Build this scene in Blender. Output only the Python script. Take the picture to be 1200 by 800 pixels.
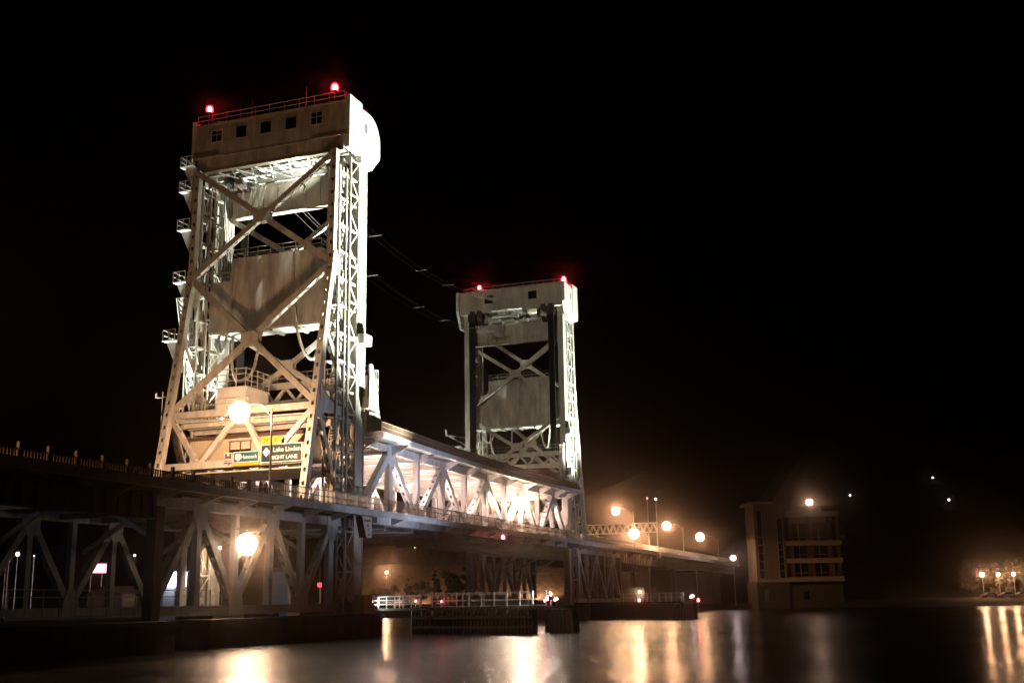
import bpy, math, random
from mathutils import Vector, Matrix
random.seed(11)
R = math.radians
sc = bpy.context.scene
col = sc.collection
for o in list(bpy.data.objects):
    bpy.data.objects.remove(o)

# ------------------------------------------------------------------ camera, world, exposure
cd = bpy.data.cameras.new('camera'); cam = bpy.data.objects.new('camera', cd); col.objects.link(cam)
cr, cu, cf = Vector((.34260567, -.93933267, -.01659797)), Vector((-.20492643, -.0919619, .97444762)), Vector((.91685687, .33044991, .22400076))
M = Matrix((cr, cu, -cf)).transposed().to_4x4(); M.translation = Vector((-104.8915, -64.0944, 3.4))
cam.matrix_world = M
cd.sensor_width = 36; cd.lens = 36 * 1313.9 / 1200; cd.clip_start = .5; cd.clip_end = 4000
sc.camera = cam
w = bpy.data.worlds.new('World'); sc.world = w; w.use_nodes = True
bg = w.node_tree.nodes['Background']
sky = w.node_tree.nodes.new('ShaderNodeTexSky'); sky.sky_type = 'NISHITA'; sky.sun_disc = False
sky.sun_elevation = R(-4); sky.sun_rotation = R(200)
w.node_tree.links.new(sky.outputs[0], bg.inputs[0]); bg.inputs[1].default_value = .0006
sc.view_settings.view_transform = 'Standard'; sc.view_settings.look = 'None'
sc.view_settings.exposure = 0; sc.view_settings.gamma = 1
cy = sc.cycles
cy.use_denoising = True; cy.sample_clamp_indirect = 4; cy.caustics_reflective = False; cy.caustics_refractive = False
cy.max_bounces = 5; cy.diffuse_bounces = 2; cy.glossy_bounces = 3; cy.transparent_max_bounces = 12; cy.volume_bounces = 0
cy.use_light_tree = True
HAZE = .00032
SODIUM = (1, .52, .27); WARM = (1, .72, .5); PINK = (1, .66, .56); COOL = (.93, 1, .9); BLUE = (.72, .8, 1); RED = (1, .02, .05)
L = 74.4        # length of the lift span between the two towers

# ------------------------------------------------------------------ materials
MATS = {}
def nodes(name):
    m = bpy.data.materials.new(name); m.use_nodes = True; nt = m.node_tree
    MATS[name] = m
    return m, nt, nt.nodes['Principled BSDF']
def paint(name, c, rough=.5, var=.25, scale=.6, streak=True, rust=0., metal=0., bump=0.):
    m, nt, b = nodes(name); N = nt.nodes.new; K = nt.links.new
    tc = N('ShaderNodeTexCoord'); mp = N('ShaderNodeMapping'); K(tc.outputs['Object'], mp.inputs[0])
    mp.inputs['Scale'].default_value = (scale, scale, scale * (.25 if streak else 1))
    n1 = N('ShaderNodeTexNoise'); n1.inputs['Scale'].default_value = 2.2; n1.inputs['Detail'].default_value = 8; n1.inputs['Roughness'].default_value = .65
    K(mp.outputs[0], n1.inputs[0])
    rp = N('ShaderNodeValToRGB'); rp.color_ramp.elements[0].position = .32; rp.color_ramp.elements[1].position = .66
    rp.color_ramp.elements[0].color = tuple(x * (1 - var) for x in c) + (1,); rp.color_ramp.elements[1].color = tuple(min(.9, x * (1 + var * .4)) for x in c) + (1,)
    K(n1.outputs[0], rp.inputs[0]); out = rp.outputs[0]
    if rust:
        n2 = N('ShaderNodeTexNoise'); n2.inputs['Scale'].default_value = 5.5; n2.inputs['Detail'].default_value = 10; n2.inputs['Roughness'].default_value = .75
        K(mp.outputs[0], n2.inputs[0])
        r2 = N('ShaderNodeValToRGB'); r2.color_ramp.elements[0].position = .68 - rust * .1; r2.color_ramp.elements[1].position = .78
        K(n2.outputs[0], r2.inputs[0])
        mx = N('ShaderNodeMixRGB'); mx.inputs[2].default_value = (.16, .075, .035, 1)
        K(r2.outputs[0], mx.inputs[0]); K(out, mx.inputs[1]); out = mx.outputs[0]
    K(out, b.inputs['Base Color']); b.inputs['Roughness'].default_value = rough; b.inputs['Metallic'].default_value = metal
    if bump:
        n3 = N('ShaderNodeTexNoise'); n3.inputs['Scale'].default_value = 9; n3.inputs['Detail'].default_value = 6; K(tc.outputs['Object'], n3.inputs[0])
        bp_ = N('ShaderNodeBump'); bp_.inputs['Strength'].default_value = bump; bp_.inputs['Distance'].default_value = .05
        K(n3.outputs[0], bp_.inputs['Height']); K(bp_.outputs[0], b.inputs['Normal'])
    return m
def flat(name, c, rough=.5, metal=0.):
    m, nt, b = nodes(name); b.inputs['Base Color'].default_value = tuple(c) + (1,); b.inputs['Roughness'].default_value = rough; b.inputs['Metallic'].default_value = metal
    return m
def glow(name, c, s):
    # clear glowing lens: emission added to clear glass so that the lamp inside shines out
    m = bpy.data.materials.new(name); m.use_nodes = True; nt = m.node_tree; nt.nodes.remove(nt.nodes['Principled BSDF'])
    e = nt.nodes.new('ShaderNodeEmission'); e.inputs[0].default_value = tuple(c) + (1,); e.inputs[1].default_value = s
    t = nt.nodes.new('ShaderNodeBsdfTransparent'); a = nt.nodes.new('ShaderNodeAddShader')
    nt.links.new(e.outputs[0], a.inputs[0]); nt.links.new(t.outputs[0], a.inputs[1]); nt.links.new(a.outputs[0], nt.nodes['Material Output'].inputs[0])
    MATS[name] = m
    return m
paint('steel', (.57, .53, .45), .5, .34, .55, True, .95)
paint('span_steel', (.50, .50, .51), .48, .32, .55, True, .8)
paint('panel', (.54, .48, .38), .55, .38, .4, True, .6)
paint('white_panel', (.66, .64, .58), .5, .14, .4, True, .25)
paint('weight', (.60, .54, .45), .8, .6, .3, True, .6, bump=.3)
paint('cream', (.62, .54, .38), .55, .1, .6, True)
paint('dark_steel', (.06, .045, .035), .6, .3, .6, True)
paint('rail_brown', (.13, .085, .055), .55, .3, .8, False)
paint('concrete', (.15, .135, .115), .85, .35, .35, True, .2, bump=.5)
paint('asphalt', (.05, .05, .05), .9, .2, 1, False, bump=.4)
paint('timber', (.03, .021, .015), .85, .4, 1.2, True, bump=.6)
paint('galv', (.42, .43, .43), .4, .2, 1.5, False, metal=.5)
paint('yellow', (.55, .34, .04), .55, .2, 1, False, .3)
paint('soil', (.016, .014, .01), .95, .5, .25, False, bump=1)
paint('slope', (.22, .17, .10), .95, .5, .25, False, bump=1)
paint('stucco', (.14, .105, .06), .9, .15, .4, True)
paint('stone_base', (.06, .045, .03), .95, .45, .7, False, bump=1)
paint('brick', (.07, .035, .022), .9, .25, .8, False)
paint('slab_trim', (.28, .2, .115), .85, .15, .6, False)
paint('bark', (.07, .05, .035), .9, .3, 2, True, bump=.8)
paint('car_paint', (.10, .10, .11), .3, .05, 1, False)
paint('shed_roof', (.12, .07, .05), .8, .2, 1, False)
flat('rope', (.012, .011, .01), .55); flat('window_dark', (.008, .009, .01), .12); flat('black', (.01, .01, .01), .6)
flat('sign_green', (.006, .018, .018), .6); flat('sign_green_small', (.02, .085, .095), .6); flat('sign_yellow', (.5, .3, .02), .5); flat('sign_white', (.78, .78, .74), .5)
flat('sign_brown', (.10, .055, .04), .5); flat('curtain', (.62, .55, .42), .8); flat('board', (.55, .5, .44), .7)
def leafmat(name, c):
    m, nt, b = nodes(name); oi = nt.nodes.new('ShaderNodeTexCoord'); n = nt.nodes.new('ShaderNodeTexNoise'); n.inputs['Scale'].default_value = 1.1
    nt.links.new(oi.outputs['Object'], n.inputs[0]); rp = nt.nodes.new('ShaderNodeValToRGB')
    rp.color_ramp.elements[0].position = .35; rp.color_ramp.elements[1].position = .68
    rp.color_ramp.elements[0].color = tuple(x * .6 for x in c) + (1,); rp.color_ramp.elements[1].color = tuple(x * 1.4 for x in c) + (1,)
    nt.links.new(n.outputs[0], rp.inputs[0]); nt.links.new(rp.outputs[0], b.inputs['Base Color']); b.inputs['Roughness'].default_value = .7
leafmat('leaf', (.05, .075, .022)); leafmat('leaf_dark', (.03, .042, .018))
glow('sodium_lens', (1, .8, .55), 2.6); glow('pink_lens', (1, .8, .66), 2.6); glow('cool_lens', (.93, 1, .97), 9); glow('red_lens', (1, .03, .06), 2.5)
glow('red_core', (1, .5, .55), 4)
glow('small_lens', (1, .85, .72), 6); glow('blue_lens', (.62, .7, 1), 4); glow('pink_sign', (1, .5, .66), 1.9); glow('tiny_white', (1, .97, .94), 2.5); glow('tiny_warm', (1, .7, .45), 5)
# water: long exposure, smoothed ripples
m, nt, b = nodes('lake'); b.inputs['Base Color'].default_value = (.006, .007, .008, 1); b.inputs['IOR'].default_value = 1.33
tc = nt.nodes.new('ShaderNodeTexCoord'); mp = nt.nodes.new('ShaderNodeMapping'); mp.vector_type = 'TEXTURE'; mp.inputs['Rotation'].default_value = (0, 0, R(22))
nt.links.new(tc.outputs['Object'], mp.inputs[0])
mp.inputs['Scale'].default_value = (1.5, 6, 1)
n1 = nt.nodes.new('ShaderNodeTexNoise'); n1.inputs['Scale'].default_value = 1.1; n1.inputs['Detail'].default_value = 7; n1.inputs['Roughness'].default_value = .68; nt.links.new(mp.outputs[0], n1.inputs[0])
n2 = nt.nodes.new('ShaderNodeTexNoise'); n2.inputs['Scale'].default_value = .045; n2.inputs['Detail'].default_value = 3; nt.links.new(tc.outputs['Object'], n2.inputs[0])
bu = nt.nodes.new('ShaderNodeBump'); bu.inputs['Strength'].default_value = .9; bu.inputs['Distance'].default_value = .42; nt.links.new(n1.outputs[0], bu.inputs['Height']); n3 = nt.nodes.new('ShaderNodeTexNoise'); n3.inputs['Scale'].default_value = 1.3; n3.inputs['Detail'].default_value = 4; nt.links.new(tc.outputs['Object'], n3.inputs[0])
b2 = nt.nodes.new('ShaderNodeBump'); b2.inputs['Strength'].default_value = .9; b2.inputs['Distance'].default_value = .12; nt.links.new(n3.outputs[0], b2.inputs['Height']); nt.links.new(bu.outputs[0], b2.inputs['Normal']); nt.links.new(b2.outputs[0], b.inputs['Normal'])
mr = nt.nodes.new('ShaderNodeMapRange'); mr.inputs[1].default_value = .35; mr.inputs[2].default_value = .65; mr.inputs[3].default_value = .14; mr.inputs[4].default_value = .23
nt.links.new(n2.outputs[0], mr.inputs[0]); nt.links.new(mr.outputs[0], b.inputs['Roughness'])

# ------------------------------------------------------------------ mesh helpers
V = Vector
BOXF = ((0, 1, 3, 2), (4, 6, 7, 5), (0, 4, 5, 1), (2, 3, 7, 6), (0, 2, 6, 4), (1, 5, 7, 3))
class MB:
    def __init__(s, T=None): s.v = []; s.f = []; s.T = T
    def add(s, vs, fs):
        k = len(s.v); s.v += [tuple(x) for x in vs]; s.f += [tuple(i + k for i in f) for f in fs]; return s
    def box(s, x0, x1, y0, y1, z0, z1):
        return s.add([(x, y, z) for x in (x0, x1) for y in (y0, y1) for z in (z0, z1)], BOXF)
    def frame(s, p, q, n):
        p, q = V(p), V(q); d = q - p; l = d.length; d = d / l; n = V(n); n = (n - d * n.dot(d)).normalized(); return p, q, d, l, n, d.cross(n)
    def obox(s, p, d, n, h, a0, a1, b0, b1, c0, c1):
        return s.add([p + d * a + n * b_ + h * c for a in (a0, a1) for b_ in (b0, b1) for c in (c0, c1)], BOXF)
    def beam(s, p, q, w, h, n=(0, 0, 1)):
        p, q, d, l, n, hh = s.frame(p, q, n)
        return s.obox(p, d, n, hh, 0, l, -w / 2, w / 2, -h / 2, h / 2)
    def pbeam(s, p, q, w, h, n, pitch=1.15, hole=.5):
        # built-up member: two solid webs facing n and two cover plates pierced by a row of access holes
        p, q, d, l, n, hh = s.frame(p, q, n); t = .04
        for sg in (-1, 1):
            s.obox(p, d, n, hh, 0, l, sg * w / 2 - t / 2, sg * w / 2 + t / 2, -h / 2 - .03, h / 2 + .03)
        k = max(2, int(l / pitch)); e = l / k; hl = hole; wi = w - t
        for sg in (-1, 1):
            c0, c1 = sg * h / 2 - .02, sg * h / 2 + .02
            s.obox(p, d, n, hh, 0, l, -wi / 2, -wi * .24, c0, c1); s.obox(p, d, n, hh, 0, l, wi * .24, wi / 2, c0, c1)
            for i in range(k + 1):
                a0 = 0 if i == 0 else i * e - (e - hl) / 2; a1 = l if i == k else i * e + (e - hl) / 2
                s.obox(p, d, n, hh, a0, a1, -wi * .24, wi * .24, c0, c1)
        if l > 7:
            for f in (.3, .68):
                for sg in (-1, 1): s.obox(p, d, n, hh, l * f - .55, l * f + .55, sg * (w / 2 + .02) - .016, sg * (w / 2 + .02) + .016, -h / 2 + .03, h / 2 - .03)
        return s
    def ibeam(s, p, q, w, h, n=(0, 0, 1), t=.05):
        # h along n-perpendicular; web in plane
        p, q, d, l, n, hh = s.frame(p, q, n)
        s.obox(p, d, n, hh, 0, l, -h / 2, -h / 2 + t, -w / 2, w / 2); s.obox(p, d, n, hh, 0, l, h / 2 - t, h / 2, -w / 2, w / 2)
        return s.obox(p, d, n, hh, 0, l, -h / 2 + t, h / 2 - t, -t / 2, t / 2)
    def tube(s, p, q, r, k=8, r2=None):
        p, q = V(p), V(q); d = (q - p).normalized(); a = d.orthogonal().normalized(); b_ = d.cross(a); r2 = r if r2 is None else r2
        vs = [p + (a * math.cos(t) + b_ * math.sin(t)) * r for t in [2 * math.pi * i / k for i in range(k)]] + [q + (a * math.cos(t) + b_ * math.sin(t)) * r2 for t in [2 * math.pi * i / k for i in range(k)]]
        return s.add(vs, [(i, (i + 1) % k, k + (i + 1) % k, k + i) for i in range(k)] + [tuple(range(k))[::-1], tuple(range(k, 2 * k))])
    def path(s, pts, r, k=6):
        for a, b_ in zip(pts, pts[1:]): s.tube(a, b_, r, k)
        return s
    def prism(s, poly, vec):
        k = len(poly); vec = V(vec); vs = [V(p) for p in poly] + [V(p) + vec for p in poly]
        return s.add(vs, [tuple(range(k))[::-1], tuple(range(k, 2 * k))] + [(i, (i + 1) % k, k + (i + 1) % k, k + i) for i in range(k)])
    def ball(s, c, r, k=14, rz=None):
        rz = rz or r; c = V(c); n = k // 2; vs = [c + V((0, 0, rz))]; fs = []
        for i in range(1, n):
            for j in range(k):
                t, u = math.pi * i / n, 2 * math.pi * j / k
                vs.append(c + V((r * math.sin(t) * math.cos(u), r * math.sin(t) * math.sin(u), rz * math.cos(t))))
        vs.append(c - V((0, 0, rz))); e = len(vs) - 1
        for j in range(k):
            fs.append((0, 1 + j, 1 + (j + 1) % k)); fs.append((e, e - k + (j + 1) % k, e - k + j))
            for i in range(n - 2):
                a = 1 + i * k; fs.append((a + j, a + k + j, a + k + (j + 1) % k, a + (j + 1) % k))
        return s.add(vs, fs)
    def build(s, name, mat, parent=None, smooth=False):
        vs = [s.T(v) for v in s.v] if s.T else s.v
        base = V((0, 0, 0))
        if parent is not None:
            r = parent
            while r is not None: base = base + r.location; r = r.parent
        me = bpy.data.meshes.new(name); me.from_pydata([(v[0] - base.x, v[1] - base.y, v[2] - base.z) for v in vs], [], s.f)
        me.materials.append(MATS[mat]); me.update()
        if smooth:
            for p in me.polygons: p.use_smooth = True
        o = bpy.data.objects.new(name, me); col.objects.link(o)
        if parent is not None: o.parent = parent
        return o
def thing(name, label, cat, loc=(0, 0, 0), group=None):
    o = bpy.data.objects.new(name, None); col.objects.link(o); o.location = loc; o['label'] = label; o['category'] = cat
    o.empty_display_size = .2
    if group: o['group'] = group
    return o
def tag(o, label=None, cat=None, group=None, kind=None):
    for k, v in (('label', label), ('category', cat), ('group', group), ('kind', kind)):
        if v: o[k] = v
    return o
def structure(name, mb, mat): return tag(mb.build(name, mat), kind='structure')
def text(body, size, loc, parent, mat, name='lettering', facing=(-1, 0, 0), align='CENTER', sx=1):
    cu_ = bpy.data.curves.new(name, 'FONT'); cu_.body = body; cu_.size = size; cu_.align_x = align; cu_.align_y = 'CENTER'; cu_.extrude = .008
    cu_.materials.append(MATS[mat]); o = bpy.data.objects.new(name, cu_); col.objects.link(o)
    n = V(facing); up = V((0, 0, 1)); x = up.cross(n).normalized(); mm = Matrix((x, up, n)).transposed()
    base = V((0, 0, 0)); r = parent
    while r is not None: base = base + r.location; r = r.parent
    dg = bpy.context.evaluated_depsgraph_get(); me = bpy.data.meshes.new_from_object(o.evaluated_get(dg))
    bpy.data.objects.remove(o); o = bpy.data.objects.new(name, me); col.objects.link(o)
    o.parent = parent; o.location = V(loc) - base; o.rotation_euler = mm.to_euler(); o.scale = (sx, 1, 1)
    return o
def lightobj(kind, loc, power, c, parent, radius=.15, aim=None, cone=60, blend=.5, name='bulb_light'):
    ld = bpy.data.lights.new(name, kind); ld.energy = power; ld.color = c; ld.shadow_soft_size = radius
    o = bpy.data.objects.new(name, ld); col.objects.link(o)
    base = V((0, 0, 0)); r = parent
    while r is not None: base = base + r.location; r = r.parent
    o.parent = parent; o.location = V(loc) - base
    if kind == 'SPOT':
        ld.spot_size = R(cone); ld.spot_blend = blend
        o.rotation_euler = (V(aim) - V(loc)).to_track_quat('-Z', 'Y').to_euler()
    return o
def lerp(a, b_, t): return V(a) * (1 - t) + V(b_) * t

# ------------------------------------------------------------------ setting: water, land, hills
structure('water', MB().add([(-900, -900, 0), (1100, -900, 0), (1100, 900, 0), (-900, 900, 0)], [(0, 1, 2, 3)]), 'lake')

SH = [(-700, 320), (-200, 262), (-95, 202), (-85, 194), (-75, 188), (-46, 187), (-8, 222), (20, 214), (60, 196), (100, 190), (200, 200), (700, 320)]
def shore(y):
    for (y0, x0), (y1, x1) in zip(SH, SH[1:]):
        if y0 <= y <= y1: return x0 + (x1 - x0) * (y - y0) / (y1 - y0)
    return 400
def fz(x, y):
    # ground height of the far side: a low bank, then the hillside
    d = x - shore(y); n = .25 * math.sin(x * .31 + y * .17) + .18 * math.sin(y * .53 - x * .21)
    if d < 0: return -1.5
    z = min(1.7, .35 * d - .6) + (n * .5 if d > 3 else 0)
    d0 = 30 + 120 * min(1, max(0, (y - 5) / 25))
    if d > d0: z += max(0, (d - d0)) * (.2 + .05 * math.sin(y * .012 + 1)) 
    return min(z, 130 + 10 * math.sin(y * .01))
mb = MB(); ys = [-700 + i * 9 for i in range(157)]; ds = [-6, 0, 1.5, 3, 5, 8, 12, 18, 25, 32, 45, 60, 80, 110, 150, 220, 320, 450, 600, 740]
vs = []; fs = []
for y in ys:
    for d in ds: vs.append((shore(y) + d, y, fz(shore(y) + d, y)))
nd = len(ds)
for i in range(len(ys) - 1):
    for j in range(nd - 1): fs.append((i * nd + j, i * nd + j + 1, (i + 1) * nd + j + 1, (i + 1) * nd + j))
structure('far_shore', mb.add(vs, fs), 'soil')
def ls(x): return 82 - (x + 60) * .08 - max(0, x - 60) * .4
def lz(x, y):
    d = y - ls(x) ; return -1.2 if d < 0 else min(1.6, .4 * d - .5) + max(0, d - 40) * .09
mb = MB(); vs = []; fs = []; xs = [-250 + i * 12 for i in range(33)]; dd = [-5, 0, 2, 4, 8, 15, 30, 45, 80, 140, 260, 420]
for x in xs:
    for d in dd:
        y = ls(x) + d; vs.append((x, y, lz(x, y)))
nd = len(dd)
for i in range(len(xs) - 1):
    for j in range(nd - 1): fs.append((i * nd + j, i * nd + j + 1, (i + 1) * nd + j + 1, (i + 1) * nd + j))
structure('side_shore', mb.add(vs, fs), 'soil')

# ------------------------------------------------------------------ railings
def railing(parent, pts, h, post_every, mat='rail_brown', pickets=.2, rails=(0.12, .55, 1), pr=.05, as_parts=True, T=None, side=(0, 1, 0), pk_w=.05):
    """posts, rails and a picket panel under one thing or part"""
    rmb = MB(T); pmb = MB(T); allp = MB(T); npost = 0
    for a, b_ in zip(pts, pts[1:]):
        a, b_ = V(a), V(b_); d = b_ - a; l = d.length
        for f in rails: rmb.beam(a + V((0, 0, h * f)), b_ + V((0, 0, h * f)), .07, .06, (0, 0, 1))
        if pickets:
            k = int(l / pickets)
            for i in range(k):
                c = a + d * ((i + .5) / k); pmb.beam(c + V((0, 0, h * rails[0])), c + V((0, 0, h * .97)), pk_w, pk_w * .7, d)
        k = max(1, round(l / post_every))
        for i in range(k + 1):
            if i == 0 and npost: continue
            c = a + d * (i / k); npost += 1
            if as_parts: MB(T).beam(c, c + V((0, 0, h * 1.06)), pr * 2, pr * 2.4, d).build('post', mat, parent)
            else: allp.beam(c, c + V((0, 0, h * 1.04)), pr * 2, pr * 2, d)
    if as_parts:
        rmb.build('rail', mat, parent)
        if pickets: pmb.build('picket_panel', mat, parent)
    else:
        for o in (rmb, pmb): allp.v, allp.f = allp.v + o.v, allp.f + [tuple(i + len(allp.v) for i in f) for f in o.f]
        return allp

# ------------------------------------------------------------------ lift towers
def tower(far):
    T = (lambda v: (L - v[0], v[1], v[2])) if far else None
    t = thing('lift_tower', 'smaller distant lift tower at the right end of the span, seen on its channel face' if far else 'tall floodlit steel lift tower in the near with five square windows under its roof', 'tower', (L if far else 0, 0, 2.3), 'lift towers of the bridge')
    def mk(): return MB(T)
    def side(s): return 8.6 * s
    for s in (-1, 1):
        Y = side(s)
        # solid channel column with flanges
        c = mk(); c.box(-.85, .85, Y - .42, Y + .42, 2.3, 52.3)
        for z in range(6, 52, 3): c.box(-.87, .87, Y - .46, Y + .46, z, z + .12)
        for x in (-.85, .85): c.box(x - .06, x + .06, Y - .5, Y + .5, 2.31, 52.2)
        c.build('column', 'steel', t)
        # laced post beside it
        c = mk()
        for x in (-3., -1.15):
            for y in (Y - .5, Y + .42): c.box(x - .1, x + .1, y - .09, y + .09, 2.3, 50.6)
        k = 24; e = 48. / k
        for i in range(k):
            z0, z1 = 2.4 + i * e, 2.4 + (i + 1) * e; a, b_ = (-3., -1.15) if i % 2 else (-1.15, -3.)
            for y in (Y - .5, Y + .42):
                c.beam((a, y, z0), (b_, y, z1), .05, .16, (0, 1, 0))
                if i % 2: c.box(-3, -1.15, y - .03, y + .03, z1 - .1, z1 + .1)
            c.beam((-3., Y - .5, z0), (-3., Y + .42, z1), .05, .14, (1, 0, 0)); 
        c.build('laced_post', 'steel', t)
        # stair shaft of thin posts with flights
        c = mk()
        for x in (-5.1, -3.6):
            c.box(x - .12, x + .12, Y - .45, Y - .25, 13, 49); c.box(x - .1, x + .1, Y + .9, Y + 1.06, 13, 49)
        for i, z in enumerate([15.9 + 2.95 * j for j in range(12)]):
            c.box(-5.1, -1.2, Y - .42, Y - .22, z - .12, z + .12); c.box(-5.1, -3.1, Y - .42, Y + 1, z - .03, z + .03)
            c.box(-5.1, -3.6, Y + .9, Y + 1.04, z - .1, z + .1)
        c.build('stair_frame', 'steel', t)
        c = mk()
        for i in range(11):
            z = 15.9 + 2.95 * i; a, b_ = (-4.9, -3.7) if i % 2 else (-3.7, -4.9)
            for y in (Y - .05, Y + .55): c.beam((a, y, z), (b_, y, z + 2.95), .05, .2, (0, 1, 0))
            for j in range(9): x = a + (b_ - a) * (j + .5) / 9; zz = z + 2.95 * (j + .5) / 9; c.box(x - .12, x + .12, Y - .04, Y + .54, zz, zz + .04)
            for y in (Y - .05, Y + .55): c.beam((a, y, z + 1), (b_, y, z + 3.95), .04, .04, (0, 1, 0))
        c.build('stair', 'white_panel', t)
        # inclined rear leg: upper and lower length
        c = mk(); c.pbeam((-5.6, Y, 50.6), (-5.93, Y, 37.9), .62, .62, (0, 1, 0), 1.3, .42); c.pbeam((-5.93, Y, 37.9), (-10.65, Y, 12.5), .66, .68, (0, 1, 0), 1.3, .42)
        for z, x in ((37.9, -5.93), (22.5, -8.5)):
            for yy in (Y - .37, Y + .37):
                c.prism([(x - .62, yy, z - 1.3), (x + .5, yy, z - 1.3), (x + 1.1, yy, z), (x + .6, yy, z + 1.1), (x - .25, yy, z + 1.1)], (0, .04 if yy > Y else -.04, 0))
        c.build('leg', 'steel', t)
        # side braces
        c = mk(); c.pbeam((-8.4, Y, 22.3), (-3.9, Y, 13.6), .5, .5, (0, 1, 0), 1.1, .4); c.build('side_brace', 'steel', t)
        c = mk(); c.beam((-8.4, Y, 22.6), (-3.1, Y, 22.5), .6, .95, (0, 1, 0)); c.prism([(-8.3, Y - s * -.44, 24.6), (-8.3, Y - s * -.44, 22.9), (-5.6, Y - s * -.44, 22.9)], (0, .03 * s, 0)); c.build('side_strut', 'steel', t)
        c = mk(); c.pbeam((-6.0, Y, 37.6), (-3.1, Y, 31.), .4, .45, (0, 1, 0), 1.1, .4); c.build('side_brace', 'steel', t); c = mk(); c.pbeam((-7.0, Y, 30.6), (-3.1, Y, 25.), .4, .45, (0, 1, 0), 1.1, .4); c.build('side_brace', 'steel', t)
        c = mk(); c.beam((-5.9, Y, 37.9), (-3., Y, 37.9), .4, .5, (0, 1, 0)); c.build('side_strut', 'steel', t); c = mk(); c.beam((-5.7, Y, 46.2), (-3., Y, 46.2), .3, .4, (0, 1, 0)); c.build('side_strut', 'steel', t)
    # cross bracing between the rear legs
    def xb(a, b_, c_, d_, nm, w=.45, h=.56, n=(1, 0, 0), hole=.45):
        c = mk(); c.pbeam(a, b_, w, h, n, 1.3, hole); c.build(nm, 'steel', t)
        c = mk(); c.pbeam(c_, d_, w * .94, h * .96, n, 1.3, hole); c.build(nm, 'steel', t)
    xb((-5.65, 8.4, 50.2), (-5.95, -8.3, 38.2), (-5.65, -8.4, 50.2), (-5.95, 8.3, 38.2), 'cross_brace')
    xb((-5.95, 8.3, 37.6), (-8.45, -8.3, 23.), (-5.95, -8.3, 37.6), (-8.45, 8.3, 23.), 'cross_brace')
    for (x, z) in ((-5.8, 44.2), (-7.2, 30.3)):
        for xx in (x - .28, x + .28): mk().prism([(xx - (z2 * .0), y, z + z2) for y, z2 in ((-1.05, -.42), (-.6, -.75), (.6, -.75), (1.05, -.42), (1.05, .42), (.6, .75), (-.6, .75), (-1.05, .42))], (.04 if xx > x else -.04, 0, 0)).build('gusset', 'steel', t)
    # cross bracing between the channel columns
    xb((0, 7.9, 46.6), (0, -7.9, 36.2), (0, -7.9, 46.6), (0, 7.9, 36.2), 'channel_brace', .4, .52)
    xb((0, 7.9, 33.6), (0, -7.9, 23.6), (0, -7.9, 33.6), (0, 7.9, 23.6), 'channel_brace', .4, .52)
    for z in (41.4, 28.7):
        for xx in (-.3, .3): mk().prism([(xx, y, z + z2) for y, z2 in ((-.95, -.36), (-.55, -.65), (.55, -.65), (.95, -.36), (.95, .36), (.55, .65), (-.55, .65), (-.95, .36))], (.04 if xx > 0 else -.04, 0, 0)).build('gusset', 'steel', t)
    # portal struts, work platform and V bracing over the roadway
    c = mk(); c.pbeam((-8.5, 8.4, 22.5), (-8.5, -8.4, 22.5), .42, .6, (1, 0, 0)); c.build('portal_strut', 'steel', t)
    c = mk(); c.beam((-4.6, 8.2, 21.3), (-4.6, -8.2, 21.3), .4, .7, (1, 0, 0)); c.box(-8.2, -1.3, -7.9, 7.9, 21.75, 21.87)
    for x in (-7.4, -6.2, -3, -1.8): c.box(x - .1, x + .1, -7.9, 7.9, 21.3, 21.75)
    c.build('work_platform', 'steel', t)
    c = mk(); c.pbeam((-9.67, 8.5, 17), (-9.67, -8.5, 17), .42, .6, (1, 0, 0)); c.build('portal_strut', 'steel', t)
    c = mk(); c.beam((.0, 8.3, 17), (.0, -8.3, 17), .5, .9, (1, 0, 0)); c.build('portal_strut', 'steel', t)
    for a, b_ in (((-8.55, 8.3, 22.2), (-9.6, 4.2, 17.2)), ((-9.6, 3.8, 17.2), (-8.55, .3, 22.2)), ((-8.55, -.3, 22.2), (-9.6, -3.8, 17.2)), ((-9.6, -4.2, 17.2), (-8.55, -8.3, 22.2))):
        c = mk(); c.pbeam(a, b_, .38, .44, (1, 0, .2), 1.2, .4); c.build('portal_brace', 'steel', t)
    c = mk(); c.box(-9.6, -1, -8, 8, 16.2, 16.32)
    for y in (-6, -3, 0, 3, 6): c.box(-9.4, -1, y - .1, y + .1, 16.32, 16.6)
    c.build('soffit_deck', 'panel', t)
    # control cabin slung in the portal
    if not far:
        cb = mk().box(-6.2, -2.2, -6.4, 7.6, 17.5, 20.1); cb.build('control_cabin', 'cream', t)
        cabin = bpy.data.objects['control_cabin']
        c = mk()
        for i in range(46): y = -6.3 + i * .3; c.box(-6.225, -6.2, y, y + .05, 17.52, 20.05)
        c.build('siding', 'cream', cabin)
        mk().box(-6.6, -1.9, -6.9, 8.1, 20.1, 20.42).build('cabin_roof', 'sign_brown', cabin)
        c = mk(); c.box(-6.28, -6.2, .15, 2.75, 18.35, 18.45); c.box(-6.28, -6.2, .15, 2.75, 19.75, 19.85); c.box(-6.28, -6.2, .15, .25, 18.45, 19.75); c.box(-6.28, -6.2, 2.65, 2.75, 18.45, 19.75); c.box(-6.28, -6.2, 1.36, 1.5, 18.45, 19.75)
        wn = c.build('window', 'sign_brown', cabin)
        mk().box(-6.235, -6.228, .25, 2.65, 18.45, 19.75).build('pane', 'window_dark', wn)
        c = mk(); c.box(-6.25, -6.238, .28, 1.34, 18.95, 19.73); c.box(-6.25, -6.238, 1.52, 2.62, 18.95, 19.73); c.build('blind', 'curtain', wn)
        c = mk(); c.box(-7.6, -3.2, .2, 3.6, 22.7, 25.1); c.box(-7.7, -3.1, .1, 3.7, 25.1, 25.25); c.box(-7.63, -7.6, .2, 3.6, 23.8, 23.9)
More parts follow.
